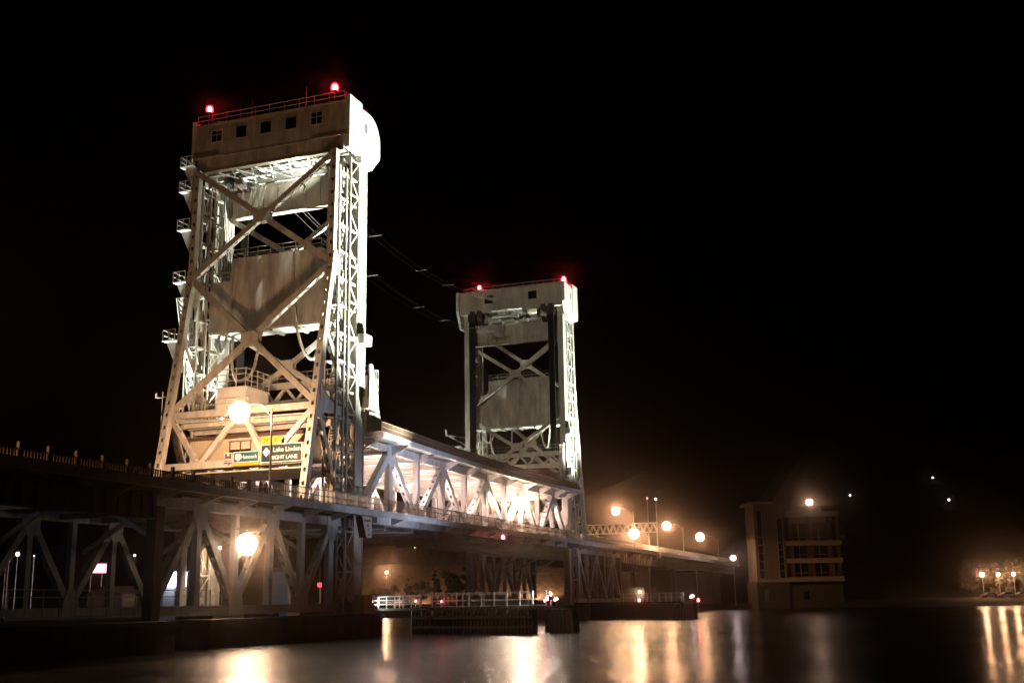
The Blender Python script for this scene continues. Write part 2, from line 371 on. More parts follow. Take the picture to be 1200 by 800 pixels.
        c.build('machinery_cabinet', 'white_panel', t)
        c = railing(None, [(-8.2, 4.6, 22.9), (-8.2, -.6, 22.9)], 1.05, 1.3, 'steel', 0, (.5, 1), .035, False, T); 
        c2 = railing(None, [(-7.6, 3.6, 25.25), (-7.6, .2, 25.25), (-3.2, .2, 25.25)], 1.9, 1.1, 'steel', 0, (.35, .7, 1), .035, False, T)
        c.v, c.f = c.v + c2.v, c.f + [tuple(i + len(c.v) for i in f) for f in c2.f]; c.build('cabin_railing', 'steel', t)
    # machinery under the house: floor framing and sheaves
    c = mk()
    for y in (-7.2, -4.8, -2.4, 0, 2.4, 4.8, 7.2): c.ibeam((-5, y, 51.5), (1.8, y, 51.5), .35, 1.2, (0, 0, 1))
    for x in (-3.4, -1.6, .4): c.ibeam((x, -9, 51.2), (x, 9, 51.2), .3, .8, (0, 0, 1))
    for i in range(6):
        y = -7.2 + i * 2.4; c.beam((-4.8, y, 50.75), (-3.4 + 3.4, y + 2.4, 50.75), .12, .16, (0, 0, 1)); c.beam((-.1, y, 50.7), (-4.8, y + 2.4, 50.7), .12, .16, (0, 0, 1))
    c.build('floor_framing', 'white_panel', t)
    for y in (7.2, -7.2, 5.9, -5.9): mk().tube((-.3, y - .45, 52), (-.3, y + .45, 52), 2.25, 20).build('sheave', 'dark_steel', t)
    # girder across the channel face
    c = mk(); c.box(.1, .5, -7.95, 7.95, 46.9, 50.2); c.box(-.1, .75, -7.95, 7.95, 46.7, 46.9)
    c.box(-.1, .75, -7.95, 7.95, 50.2, 50.38)
    for i in range(9):
        y = -7.2 + i * 1.8; c.box(.5, .6, y - .04, y + .04, 46.9, 50.2); c.box(0, .1, y - .04, y + .04, 46.9, 50.2)
    c.build('portal_girder', 'panel', t)
    # fascia girder on the approach face
    c = mk(); c.box(-5.05, -4.85, -9.3, 9.55, 50.75, 52.4); c.box(-5.2, -4.6, -9.35, 9.55, 50.6, 50.75)
    for i in range(15): y = -8.6 + i * 1.27; c.box(-5.12, -5.05, y - .035, y + .035, 50.75, 52.4)
    c.build('fascia_girder', 'panel', t)
    # machine house
    c = mk()
    if far: c.box(-5.15, 1.75, -9.42, 9.6, 52.4, 56.2); c.box(-5.25, 1.9, -9.5, 9.7, 56.2, 56.38)
    else: c.box(-5.15, 1.75, -9.42, 9.6, 52.4, 54.6); c.box(-5.15, .35, -9.42, 9.6, 54.6, 56.2); c.box(-5.25, .4, -9.5, 9.7, 56.2, 56.38)
    c.box(-5.5, -5.16, 6.2, 9.9, 52.28, 52.42); c.box(-5.42, -5.16, -9.7, -5.4, 52.28, 52.42); c.box(-5.24, -5.16, -5.4, 6.2, 52.3, 52.4)
    house = c.build('machine_house', 'panel', t)
    c = mk()
    for y in (-4.2, -1., 2.2, 5.3, 8.): c.box(-5.175, -5.15, y - .03, y + .03, 52.5, 56.2)
    for y in (-5, 0, 5): c.box(1.75, 1.775, y - .03, y + .03, 52.5, 56.2)
    c.box(-5.175, -5.15, -9.4, 9.6, 54, 54.04); c.build('panel_seam', 'weight', house)
    # the white side cheeks with the louvres, and the rounded sheave hoods
    for s in (-1, 1):
        c = mk(); y0 = 9.43 if s > 0 else -10.05; c.box(-5.2, -2.35, y0 + (.2 if s > 0 else 0), y0 + .62, 50.9, 56.95)
        cheek = c.build('side_cheek', 'white_panel', house)
        c = mk(); yy = 9.62 if s > 0 else -9.46
        if not far:
            prof = [(-2.3, 50.1), (-2.3, 56.45), (-.4, 56.5)] + [(-.4 + 2.65 * math.sin(t_), 53.7 + 2.8 * math.cos(t_)) for t_ in [R(9 * i) for i in range(1, 11)]] + [(2.25, 52.1), (.35, 50.1)]
        else:
            prof = [(-2.6, 50.1), (-2.6, 56.1), (1.9, 56.5), (2.25, 56.4), (2.25, 53.0), (1.2, 51.1), (.9, 50.1)]
        c.prism([(x, yy, z) for x, z in prof], (0, .5 * s, 0)); hood = c.build('sheave_hood', 'white_panel', house)
        c = mk()
        for i in range(5): z = 54 + i * .22; c.box(-1.6, -.9, (yy + .5 * s) - .01, (yy + .5 * s) + .02 * s, z, z + .1)
        c.build('louvre', 'black', hood)
    if not far:
        for i, y in enumerate((6.75, 3.55, .4, -2.8, -6.0)):
            c = mk(); a, b_ = y - .74, y + .74
            c.box(-5.24, -5.152, a, b_, 54.02, 54.1); c.box(-5.24, -5.152, a, b_, 55.46, 55.54); c.box(-5.24, -5.152, a, a + .08, 54.1, 55.46); c.box(-5.24, -5.152, b_ - .08, b_, 54.1, 55.46)
            if i in (0, 4): c.box(-5.22, -5.16, a, b_, 54.9, 54.96); c.box(-5.22, -5.16, y - .03, y + .03, 54.1, 55.46)
            wn = c.build('window', 'white_panel' if i in (0, 4) else 'panel', house); mk().box(-5.185, -5.178, a + .06, b_ - .06, 54.08, 55.5).build('pane', 'window_dark', wn)
    else:
        for y in (4.1, -4.0):
            c = mk(); a, b_ = y - .85, y + .85
            c.box(1.75, 1.82, a, b_, 53.9, 53.98); c.box(1.75, 1.82, a, b_, 55.4, 55.48); c.box(1.75, 1.82, a, a + .08, 53.98, 55.4); c.box(1.75, 1.82, b_ - .08, b_, 53.98, 55.4)
            wn = c.build('window', 'panel', house); mk().box(1.76, 1.77, a + .06, b_ - .06, 53.95, 55.42).build('pane', 'window_dark', wn)
    # service gallery on the channel face
    c = mk(); c.box(1.75, 3.0, -2.2, 3.2, 52.2, 52.35); c.box(1.8, 2.6, -1.6, -.6, 50.9, 52.2); c.box(1.8, 2.4, 1, 2.2, 51.2, 52.2)
    c.tube((1.9, -3, 51.4), (1.9, 3.4, 51.4), .25, 8); g = c.build('service_gallery', 'white_panel', house)
    railing(None, [(2.95, -2.2, 52.35), (2.95, 3.2, 52.35)], 1, 1, 'steel', 0, (.5, 1), .03, False, T).build('gallery_railing', 'steel', g)
    # balconies on the outer side of the left columns, one per level
    for z in (51.3, 48.4, 43.9, 37.8, 31.0):
        lx = -5.7 if z > 38 else -5.93 - (37.9 - z) * .185
        c = mk(); c.box(lx - .6, lx + 1.5, 9.05, 10.7, z - .14, z); c.prism([(lx + .1, 9.05, z - .14), (lx + .1, 10.6, z - .14), (lx + .1, 9.05, z - 3.4)], (.12, 0, 0))
        c.prism([(lx + .9, 9.05, z - .14), (lx + .9, 10.5, z - .14), (lx + .9, 9.05, z - 3.4)], (.1, 0, 0)); bal = c.build('balcony', 'white_panel', t)
        railing(None, [(lx - .55, 9.1, z), (lx - .55, 10.65, z), (lx + 1.45, 10.65, z), (lx + 1.45, 9.1, z)], 1.1, .9, 'steel', 0, (.5, 1), .035, False, T).build('balcony_railing', 'steel', bal)
    # outer stair truss below the balconies on the left side
    c = mk()
    for y in (9.3, 10.2):
        c.beam((-6.2, y, 36), (-2.6, y, 22.5), .1, .3, (0, 1, 0)); c.beam((-5.2, y, 36), (-1.6, y, 22.5), .1, .3, (0, 1, 0))
    for i in range(22):
        k = i / 22; a = lerp((-6.2, 9.3, 36), (-2.6, 9.3, 22.5), k); c.box(a.x, a.x + 1, 9.3, 10.2, a.z, a.z + .06)
        if i < 21:
            b_ = lerp((-5.2, 9.3, 36), (-1.6, 9.3, 22.5), (i + 1) / 22); c.beam(a, b_, .06, .08, (0, 1, 0)); c.beam(a + V((0, .9, 0)), b_ + V((0, .9, 0)), .06, .08, (0, 1, 0))
    c.build('outer_stair', 'white_panel', t)
    mk().box(-.9, .9, -9.9, -9.15, 30.2, 31.3).build('gauge_box', 'white_panel', t); mk().box(.2, 1.3, -10, -9.2, 23.4, 24.6).build('gauge_box', 'panel', t)
    if far:
        c = mk(); c.beam((.2, 9.1, 29.4), (.2, 12.9, 31.6), .12, .14); c.beam((.2, 9.1, 30.8), (.2, 12.4, 31.4), .1, .1); c.box(-.4, .8, 10.2, 11.6, 28.2, 29.4); c.tube((.2, 12.9, 31.4), (.2, 13, 32.5), .18, 8); c.beam((.2, 9, 29.), (.2, 11, 28.6), .2, .2)
        c.build('outrigger_arm', 'white_panel', t)
    else:
        c = mk(); c.tube((-9, 9.3, 17.3), (-9, 9.3, 22.6), .06, 6); c.beam((-8.9, 9.3, 22.5), (-8.6, 8.7, 22.5), .06, .06); c.tube((-8.6, 9.6, 22.9), (-8.6, 9.6, 25.2), .05, 6); c.beam((-8.6, 9.2, 24.6), (-8.6, 10.4, 24.6), .06, .06); c.tube((-8.6, 10.4, 24.6), (-8.6, 10.4, 25.1), .1, 6)
        c.build('weather_mast', 'white_panel', t)
    # roof rails and aerials
    c = railing(None, [(-5.1, 9.4, 56.38), (-5.1, -9.3, 56.38), (.3, -9.3, 56.38), (.3, 9.4, 56.38)], 1.1, 1.9, 'steel', 0, (.5, 1), .03, False, T); c.build('roof_railing', 'steel', t)
    if not far:
        for y, h in ((-3.6, 3.2), (3.4, 2.9)): mk().tube((-3.5, y, 56.4), (-3.5, y, 56.4 + h), .05, 6, .02).build('aerial', 'steel', t)
    # machinery boxes and conduit on the near right corner, at deck level
    c = mk()
    c.box(-4.7, -3.6, -8.9, -7.6, 13, 15.2); c.box(-2.6, -1.3, -8, -6.8, 13, 14.2);
    for i in range(7): x = -5 + i * .55; c.tube((x, -8.1 + .13 * i, 12.7), (x, -8.1 + .13 * i, 18 + (i * 37 % 5)), .06, 6)
    c.build('conduit_boxes', 'panel', t)
    return t
near_tower = tower(False)
far_tower = tower(True)

# ------------------------------------------------------------------ counterweights with their ropes and balance chains
def counterweight(far):
    T = (lambda v: (L - v[0], v[1], v[2])) if far else None
    x0, x1 = -3.3, -.95
    t = thing('counterweight', 'concrete counterweight hanging dimly inside the distant tower' if far else 'large pale concrete counterweight hanging inside the near tower behind its cross braces', 'counterweight', (L - x1 if far else x1, 0, 32.4), 'bridge counterweights')
    c = MB(T); c.box(x0, x1, -7.9, 7.9, 32.45, 38.2)
    c.box(x0 + .002, x1 - .002, -5.9, 5.4, 38.2, 40.7)
    body = c.build('block', 'weight', t)
    c = MB(T)
    for y in (-6.4, -3.2, 0, 3.2, 6.4): c.box(x0 - .03, x0, y - .04, y + .04, 32.5, 40.6 if abs(y) < 5.2 else 38.1); c.box(x1, x1 + .03, y - .04, y + .04, 32.5, 40.6 if abs(y) < 5.2 else 38.1)
    c.build('joint_strip', 'weight', body)
    c = MB(T); c.box(x0 - .12, x1 + .12, -7.95, 7.95, 32.2, 32.45)
    for y in (-6, -3, 0, 3, 6): c.box(x0 - .1, x1 + .1, y - .15, y + .15, 31.95, 32.2)
    c.build('bottom_plate', 'white_panel', t)
    c = railing(None, [(x0 + .1, 5.3, 40.7), (x0 + .1, -5.8, 40.7), (x1 - .1, -5.8, 40.7), (x1 - .1, 5.3, 40.7), (x0 + .1, 5.3, 40.7)], 1.05, 1.6, 'steel', 0, (.5, 1), .03, False, T)
    c2 = railing(None, [(x0 + .1, 7.8, 38.2), (x0 + .1, 5.6, 38.2)], 1.05, 1.1, 'steel', 0, (.5, 1), .03, False, T)
    c.v, c.f = c.v + c2.v, c.f + [tuple(i + len(c.v) for i in f) for f in c2.f]; c.build('top_railing', 'steel', t)
    for s in (-1, 1):
        c = MB(T)
        for i in range(6): c.tube((-2.4, s * (6.2 + .22 * i), 38.3), (-2.4, s * (6.2 + .22 * i), 52.2), .05, 6)
        c.build('rope', 'rope', t)
    return t
counterweight(False); counterweight(True)
def rope_bundle(far, s):
    T = (lambda v: (L - v[0], v[1], v[2])) if far else None
    lab = ('dark lifting ropes down the %s side of the ' % ('left' if s > 0 else 'right')) + ('distant tower' if far else 'near tower, on its channel side')
    c = MB(T); k = 12
    for i in range(k):
        c.tube((1.75 + .12 * (i % 2), s * (6.75 + 1.1 * i / k), 26.2), (1.75 + .12 * (i % 2), s * (6.75 + 1.1 * i / k), 52.2), .07, 6)
    c.box(1.55, 2.05, s * 6.6 - .05 if s > 0 else -7.95, 7.95 if s > 0 else s * 6.6 + .05, 51.0, 52.3)
    tag(c.build('lifting_ropes', 'rope'), lab, 'ropes', 'lifting rope bundles')
for f in (False, True):
    for s in (1, -1): rope_bundle(f, s)
def chain(pts, T, label):
    # catmull-rom through pts, beads along it
    P = [V(p) for p in pts]; P = [P[0] * 2 - P[1]] + P + [P[-1] * 2 - P[-2]]; out = []
    for i in range(1, len(P) - 2):
        for j in range(8):
            t = j / 8; a, b_, c_, d = P[i - 1:i + 3]
            out.append(.5 * ((2 * b_) + (c_ - a) * t + (2 * a - 5 * b_ + 4 * c_ - d) * t * t + (3 * b_ - a - 3 * c_ + d) * t ** 3))
    out.append(P[-2]); mb = MB(T)
    for a, b_ in zip(out, out[1:]):
        l = (b_ - a).length; k = max(1, int(l / .55))
        for i in range(k): mb.tube(lerp(a, b_, i / k), lerp(a, b_, (i + .8) / k), .17, 7); mb.tube(lerp(a, b_, (i + .8) / k), lerp(a, b_, (i + 1) / k), .1, 6)
    tag(mb.build('balance_chain', 'steel'), label, 'chain', 'balance chains below the counterweights')
for f in (False, True):
    T = (lambda v: (L - v[0], v[1], v[2])) if f else None
    wh = 'distant' if f else 'near'
    chain([(-3.6, 4.6, 39.5), (-3.6, 4.9, 36), (-3.6, 5.4, 32), (-3.2, 6.2, 30.2), (-2.6, 7, 31), (-2.2, 7.6, 33.5)], T, 'short balance chain looped at the left of the %s counterweight' % wh)
    chain([(-2.2, 5.6, 32.2), (-2.4, 5.5, 29.5), (-2.8, 4.7, 27.2), (-3.2, 3.4, 26.9), (-3.2, 2.2, 28), (-2.6, 1.7, 32.2)], T, 'long balance chain hanging in a deep U below the %s counterweight' % wh)
    chain([(-3.6, -2.6, 40.5), (-3.6, -2.7, 36), (-3.5, -3.2, 32), (-3., -3.9, 29.4), (-2.4, -4.8, 28.8), (-2., -5.4, 32.2)], T, 'balance chain at the right of the %s counterweight, down its face' % wh)

# ------------------------------------------------------------------ lift span
def sag(x): return -.55 * (1 - ((x - 40) / 40) ** 2)
span = thing('lift_span', 'double-deck steel truss lift span between the two towers, lower deck glowing with light', 'bridge span', (L / 2, 0, 11))
xs = [.5 + i * 7.34 for i in range(11)]; ZB, ZT = 12.1, 20.15
for s in (-1, 1):
    Y = 8.6 * s
    MB().beam((.4, Y, ZB), (74, Y, ZB), .7, 1.1, (0, 1, 0)).build('bottom_chord', 'span_steel', span)
    c = MB()
    for a, b_ in zip(xs[1:-1], xs[2:-1]): c.beam((a, Y, ZT + sag(a)), (b_, Y, ZT + sag(b_)), .7, .9, (0, 1, 0))
    c.beam((1.6, Y, ZT + sag(1.6)), (xs[1], Y, ZT + sag(xs[1])), .6, .7, (0, 1, 0)); c.beam((xs[-2], Y, ZT + sag(xs[-2])), (73., Y, ZT + sag(73)), .6, .7, (0, 1, 0))
    c.build('top_chord', 'span_steel', span)
    for i, x in enumerate(xs):
        zt = ZT + sag(x)
        if 0 < i < 10: MB().beam((x, Y, ZB), (x, Y, zt), .65, .55 if i % 2 == 0 else .75, (0, 1, 0)).build('vertical_post', 'span_steel', span)
        if i % 2 == 1:
            for yy in (Y - .37, Y + .33): MB().prism([(x - 1.0, yy, zt + .5), (x - 1.0, yy, zt - .9), (x - .5, yy, zt - 1.9), (x + .5, yy, zt - 1.9), (x + 1.0, yy, zt - .9), (x + 1.0, yy, zt + .5)], (0, .04, 0)).build('gusset', 'span_steel', span)
        else:
            for yy in (Y - .37, Y + .33): MB().prism([(x - 1.1, yy, ZB - .5), (x - 1.1, yy, ZB + .9), (x - .5, yy, ZB + 2), (x + .5, yy, ZB + 2), (x + 1.1, yy, ZB + .9), (x + 1.1, yy, ZB - .5)], (0, .04, 0)).build('gusset', 'span_steel', span)
    for i in range(10):
        a, b_ = xs[i], xs[i + 1]
        p, q = ((a, Y, ZB + .3), (b_, Y, ZT + sag(b_) - .3)) if i % 2 == 0 else ((a, Y, ZT + sag(a) - .3), (b_, Y, ZB + .3))
        c = MB()
        if i in (0, 9): c.beam(p, q, .68, .8, (0, 1, 0))
        else: c.pbeam(p, q, .62, .66, (0, 1, 0), 1.15, .5)
        c.build('diagonal', 'span_steel', span)
    # fascia, brackets and railings on both edges
    c = MB(); n = 20
    for i in range(n):
        a, b_ = 1.3 + i * 73.9 / n, 1.3 + (i + 1) * 73.9 / n
        c.beam((a, s * 11, 20.75 + sag(a)), (b_, s * 11, 20.75 + sag(b_)), .12, .55, (0, 1, 0))
    c.box(1.25, 1.45, min(s * 8.5, s * 11.06), max(s * 8.5, s * 11.06), 20.5, 21.03); c.box(75., 75.2, min(s * 8.5, s * 11.06), max(s * 8.5, s * 11.06), 20.5, 21.03)
    c.build('upper_fascia', 'span_steel', span)
    c = MB(); c.box(.9, 73.6, s * 11 - .06, s * 11 + .06, 12.0, 12.55); c.box(.9, 73.6, min(s * 8.95, s * 11), max(s * 8.95, s * 11), 12.56, 12.68); c.build('walkway', 'span_steel', span)
    for i, x in enumerate(xs):
        zt = 20.5 + sag(x); xx = min(max(x, 1.5), 73.2)
        c = MB(); c.prism([(xx, s * 8.95, zt), (xx, s * 10.93, zt), (xx, s * 10.93, zt - .2), (xx, s * 8.95, zt - 1.1)], (.16, 0, 0)); c.build('bracket', 'span_steel', span); c = MB()
        c.prism([(xx, s * 8.95, 12.54), (xx, s * 10.93, 12.54), (xx, s * 10.93, 12.3), (xx, s * 8.95, 11.5)], (.2, 0, 0)); c.build('bracket', 'span_steel', span)
    rp = []
    for i in range(11): x = 1.4 + i * 73.7 / 10; rp.append((x, s * 10.95, 21.02 + sag(x)))
    railing(None, rp, 1.05, 2.4, 'rail_brown', .16, (.08, .5, 1), .05, False, pk_w=.07).build('upper_railing', 'rail_brown', span)
    if s < 0:
        railing(None, [(.8, -10.9, 12.7), (73.8, -10.9, 12.7)], 1.2, 2.43, 'rail_brown', .2, (.1, .55, 1), .06, False).build('lower_railing', 'rail_brown', span)
    else:
        railing(None, [(.8, 10.9, 12.7), (73.8, 10.9, 12.7)], 1.2, 2.43, 'rail_brown', .3, (.1, .55, 1), .06, False).build('lower_railing', 'rail_brown', span)
c = MB(); n = 20
for i in range(n):
    a, b_ = 1.46 + i * 73.5 / n, 1.46 + (i + 1) * 73.5 / n
    c.add([(a, -10.93, 20.78 + sag(a)), (a, 10.93, 20.78 + sag(a)), (b_, 10.93, 20.78 + sag(b_)), (b_, -10.93, 20.78 + sag(b_)), (a, -10.93, 21 + sag(a)), (a, 10.93, 21 + sag(a)), (b_, 10.93, 21 + sag(b_)), (b_, -10.93, 21 + sag(b_))], [(0, 1, 2, 3), (4, 5, 6, 7), (0, 4, 7, 3), (1, 5, 6, 2)])
c.build('upper_deck', 'white_panel', span)
c = MB()
for x in xs + [(a + b_) / 2 for a, b_ in zip(xs, xs[1:])]:
    x = min(max(x, 1.8), 72.8); c.ibeam((x, -8.2, 20.2 + sag(x)), (x, 8.2, 20.2 + sag(x)), .4, 1.1, (0, 0, 1))
for y in (-6.6, -4.4, -2.2, 0, 2.2, 4.4, 6.6):
    for a, b_ in zip(xs, xs[1:]): c.beam((max(a, 1.5), y, 20.6 + sag(a)), (min(b_, 73), y, 20.6 + sag(b_)), .3, .16, (0, 1, 0))
c.build('ceiling_beams', 'white_panel', span)
c = MB(); c.box(.9, 73.6, -8.2, 8.2, 12.55, 12.75); c.build('lower_deck', 'asphalt', span)
c = MB()
for x in xs: x = min(max(x, .9), 73.5); c.ibeam((x, -8.2, 11.75), (x, 8.2, 11.75), .45, 1.5, (0, 0, 1))
for i in range(11): y = -7.5 + i * 1.5; c.ibeam((1.2, y, 12.15), (73.4, y, 12.15), .28, .75, (0, 0, 1))
for a, b_ in zip(xs, xs[1:]): c.beam((a, -8, 11.2), (b_, 8, 11.2), .15, .2); c.beam((a, 8, 11.17), (b_, -8, 11.17), .15, .2)
c.build('floor_framing', 'span_steel', span)
c = MB()
for s in (-1, 1):
    MB().box(.96, 1.8, s * 10.2 - .5, s * 10.2 + .5, 11.4, 12.0).build('end_guide', 'span_steel', span)
# lifting girder over each end, with rails and pointed rope plates
for e in (0, 1):
    T = (lambda v: (L - v[0], v[1], v[2])) if e else None
    c = MB(T); c.beam((2.2, -8.9, 27), (2.2, 8.9, 27), .5, .7, (1, 0, 0)); c.beam((2.2, -8.9, 25), (2.2, 8.9, 25), .5, .7, (1, 0, 0))
    for i in range(6):
        y = -8.4 + i * 2.8; c.beam((2.2, y, 25.2), (2.2, y + 1.4, 26.8), .35, .3, (1, 0, 0)); c.beam((2.2, y + 1.4, 26.8), (2.2, y + 2.8, 25.2), .35, .3, (1, 0, 0))
    for s in (-1, 1):
        c.box(1.9, 2.5, s * 8.6 - .35, s * 8.6 + .35, 20.9, 27.3)
        c.prism([(1.95, s * 9.05, 21.0), (1.95, s * 9.05, 28.6), (2.6, s * 9.05, 28.6), (5.2, s * 9.05, 21.0)], (0, .12 * s, 0))
    c.build('lifting_girder', 'steel', span)
    railing(None, [(2.2, 8.9, 27.35), (2.2, -8.9, 27.35)], 1.1, 1.3, 'steel', 0, (.5, 1), .035, False, T).build('girder_railing', 'steel', span)
    c = MB(T); c.box(2.9, 4.0, -9.05, -8.2, 21.1, 23.6); c.build('rope_anchor_box', 'sign_brown', span); c = MB(T); c.box(2.9, 4.0, 8.2, 9.05, 21.1, 23.6); c.build('rope_anchor_box', 'sign_brown', span)
    for s in (-1, 1):
        c = MB(T)
        for dx, dy in ((0, 0), (.5, 0), (0, .4), (.5, .4)): c.tube((3.3 + dx, s * 9.2 + dy, 24), (3.3 + dx, s * 9.2 + dy, 28.2), .035, 6)
        for z in (25, 26, 27, 28.1): c.box(3.3, 3.8, s * 9.2 - .03, s * 9.2 + .43, z, z + .05)
        c.build('ladder_cage', 'steel', span)

# ------------------------------------------------------------------ approach bridges (near and far)
def approach(far):
    T = (lambda v: (L - v[0], v[1], v[2])) if far else None
    xe = -165 if far else -78
    t = thing('approach_bridge', 'long dark approach bridge running off behind the distant tower under street lamps' if far else 'dark approach bridge at left with a steel truss base under the near tower', 'bridge', (L if far else 0, 0, 2.3), 'approach bridges')
    MB(T).box(xe, .6, -10.85, 10.85, 12.1, 12.42).build('deck_slab', 'concrete', t)
    for s in (-1, 1):
        c = MB(T); c.box(xe, .7, s * 11 - .12, s * 11 + .12, 11.95, 12.5); c.box(xe, .7, s * 11.06 - .15, s * 11.06 + .15, 12.5, 12.62); c.build('fascia_beam', 'span_steel', t)
        c = MB(T); c.box(xe, .6, min(s * 8.9, s * 10.85), max(s * 8.9, s * 10.85), 12.425, 12.57); c.build('kerb', 'concrete', t)
        Y = 8.6 * s; nx = [-32.4, -27.1, -21.7, -16.2, -10.7, -5.3, .2]; zt, zb = 11.25, 2.95
        MB(T).beam((-32.6, Y, zt), (.3, Y, zt), .6, .8, (0, 1, 0)).build('truss_chord', 'span_steel', t)
        MB(T).beam((-32.6, Y, zb), (-.9, Y, zb), .6, .75, (0, 1, 0)).build('truss_chord', 'span_steel', t)
        for i, x in enumerate(nx[:-1]):
            if i == 0: MB(T).box(x - .5, x + .5, Y - .45, Y + .45, 2.3, 10.85).build('truss_post', 'dark_steel', t)
            else: MB(T).beam((x, Y, zb + .3), (x, Y, zt - .3), .55, .6 if i != 5 else .9, (0, 1, 0)).build('truss_post', 'span_steel', t)
        for a, b_ in ((0, 1), (1, 2), (2, 3), (3, 4), (4, 5)):
            up = b_ % 2 == 1
            p, q = ((nx[a], Y, zb + .4), (nx[b_], Y, zt - .3)) if up else ((nx[a], Y, zt - .3), (nx[b_], Y, zb + .4))
            MB(T).pbeam(p, q, .56, .6, (0, 1, 0), 1.2, .5).build('truss_diagonal', 'span_steel', t)
        for i in (1, 3, 5):
            x = nx[i]
            for yy in (Y - .36, Y + .32): MB(T).prism([(x - 1., yy, zt + .45), (x - 1., yy, zt - .9), (x - .5, yy, zt - 1.9), (x + .5, yy, zt - 1.9), (x + 1., yy, zt - .9), (x + 1., yy, zt + .45)], (0, .04, 0)).build('gusset', 'span_steel', t)
        for i in (2, 4):
            x = nx[i]
            for yy in (Y - .36, Y + .32): MB(T).prism([(x - 1.1, yy, zb - .4), (x - 1., yy, zb + .9), (x - .5, yy, zb + 1.9), (x + .5, yy, zb + 1.9), (x + 1., yy, zb + .9), (x + 1.1, yy, zb - .4)], (0, .04, 0)).build('gusset', 'span_steel', t)
        for i, x in enumerate(nx):
            c = MB(T); c.prism([(x - .1, s * 8.95, 12.05), (x - .1, s * 10.85, 12.05), (x - .1, s * 10.85, 11.9), (x - .1, s * 8.95, 11.3)], (.2, 0, 0)); c.build('bracket', 'span_steel', t)
        # plate girder towards the shore, with stiffeners and columns
        c = MB(T); c.box(xe, -33, s * 9 - .03, s * 9 + .03, 9.9, 11.7); c.box(xe, -33, s * 9 - .28, s * 9 + .28, 9.82, 9.9); c.box(xe, -33, s * 9 - .28, s * 9 + .28, 11.7, 11.78)
        x = -33.4
        while x > xe: c.box(x - .06, x + .06, s * 9 - .2, s * 9 + .2, 9.9, 11.7); x -= 1.35
        c.build('plate_girder', 'dark_steel', t)
        x = -38.2
        while x > xe:
            c = MB(T); c.prism([(x, s * 9.1, 12.05), (x, s * 10.85, 12.05), (x, s * 10.85, 11.9), (x, s * 9.1, 10.9)], (.18, 0, 0)); c.build('bracket', 'dark_steel', t); x -= 5.2
        if not far:
            for i, x in enumerate((-37.4, -42, -46.6, -52)):
                pass
        else:
            for x in (-58, -84, -110, -136):
                c = MB(T); c.box(x - .6, x + .6, s * 8 - .6, s * 8 + .6, -.5, 9.8); c.build('bent_column', 'concrete', t)
    c = MB(T)
    x = -2.
    while x > xe: c.ibeam((x, -8.4, 11.5), (x, 8.4, 11.5), .35, 1., (0, 0, 1)); x -= 5.4
    for i in range(9): y = -7.2 + 1.8 * i; c.ibeam((xe, y, 11.75), (0, y, 11.75), .25, .62, (0, 0, 1))
    for x in (-31.5, -20.5, -9.7):
        c.beam((x, -8.3, 8.2), (x - .1, -3.5, 10.9), .3, .35, (1, 0, 0)); c.beam((x, 8.3, 8.2), (x - .1, 3.5, 10.9), .3, .35, (1, 0, 0))
    c.build('floor_framing', 'span_steel', t)
    return t
approach(False); approach(True)
structure('road', MB().box(-78, .5, -8.85, 8.85, 12.424, 12.45), 'asphalt')
c = MB()
for x in range(-76, 0, 9): c.box(x, x + 3, -4.5, -4.35, 12.454, 12.458); c.box(x, x + 3, 4.35, 4.5, 12.454, 12.458)
c.box(-78, .4, -.25, -.12, 12.454, 12.458); c.box(-78, .4, .12, .25, 12.454, 12.458)
structure('road_markings', c, 'sign_white')
structure('far_road', MB().box(L + .1, L + 165, -8.85, 8.85, 12.424, 12.45), 'asphalt')
# railings along the approach: slatted barrier at the far left, then the lighter fence at the tower
f = thing('bridge_fence', 'brown slatted barrier fence along the dark approach deck at far left', 'fence', (-50, -10.95, 12.6))
x = -78
c = MB(); r_ = MB()
while x < -20:
    MB().box(x - .11, x + .11, -11.08, -10.86, 12.6, 13.62).build('post', 'rail_brown', f)
    c = MB()
    for i in range(8): xx = x + .28 + i * .29; c.box(xx - .075, xx + .075, -10.99, -10.93, 12.68, 13.18)
    c.box(x + .2, x + 2.4, -10.97, -10.95, 12.9, 12.94); c.build('slat_panel', 'rail_brown', f)
    x += 2.6
r_.box(-78, -20.2, -11.0, -10.9, 12.62, 12.7); r_.box(-78, -20.2, -11.0, -10.9, 13.17, 13.24); r_.build('rail', 'rail_brown', f)
f = thing('bridge_fence', 'thin barred fence on the deck edge in front of the near tower', 'fence', (-10, -10.95, 12.6))
railing(f, [(-20, -10.95, 12.6), (.7, -10.95, 12.7)], 1.15, 2.3, 'galv', .16, (.08, .5, 1), .05, True, pk_w=.03)
f = thing('bridge_fence', 'fence on the far edge of the near approach deck, behind the tower', 'fence', (-10, 10.95, 12.6))
railing(None, [(-78, 10.95, 12.6), (.7, 10.95, 12.7)], 1.1, 2.6, 'rail_brown', .3, (.08, .5, 1), .05, False).build('railing', 'rail_brown', f)
f = thing('bridge_fence', 'fence along the deck edge beyond the distant tower, under the street lamps', 'fence', (L + 20, -10.95, 12.6))
railing(None, [(L, -10.95, 12.6), (L + 164, -10.95, 12.6)], 1.15, 2.6, 'galv', .3, (.08, .5, 1), .05, False).build('railing', 'galv', f)

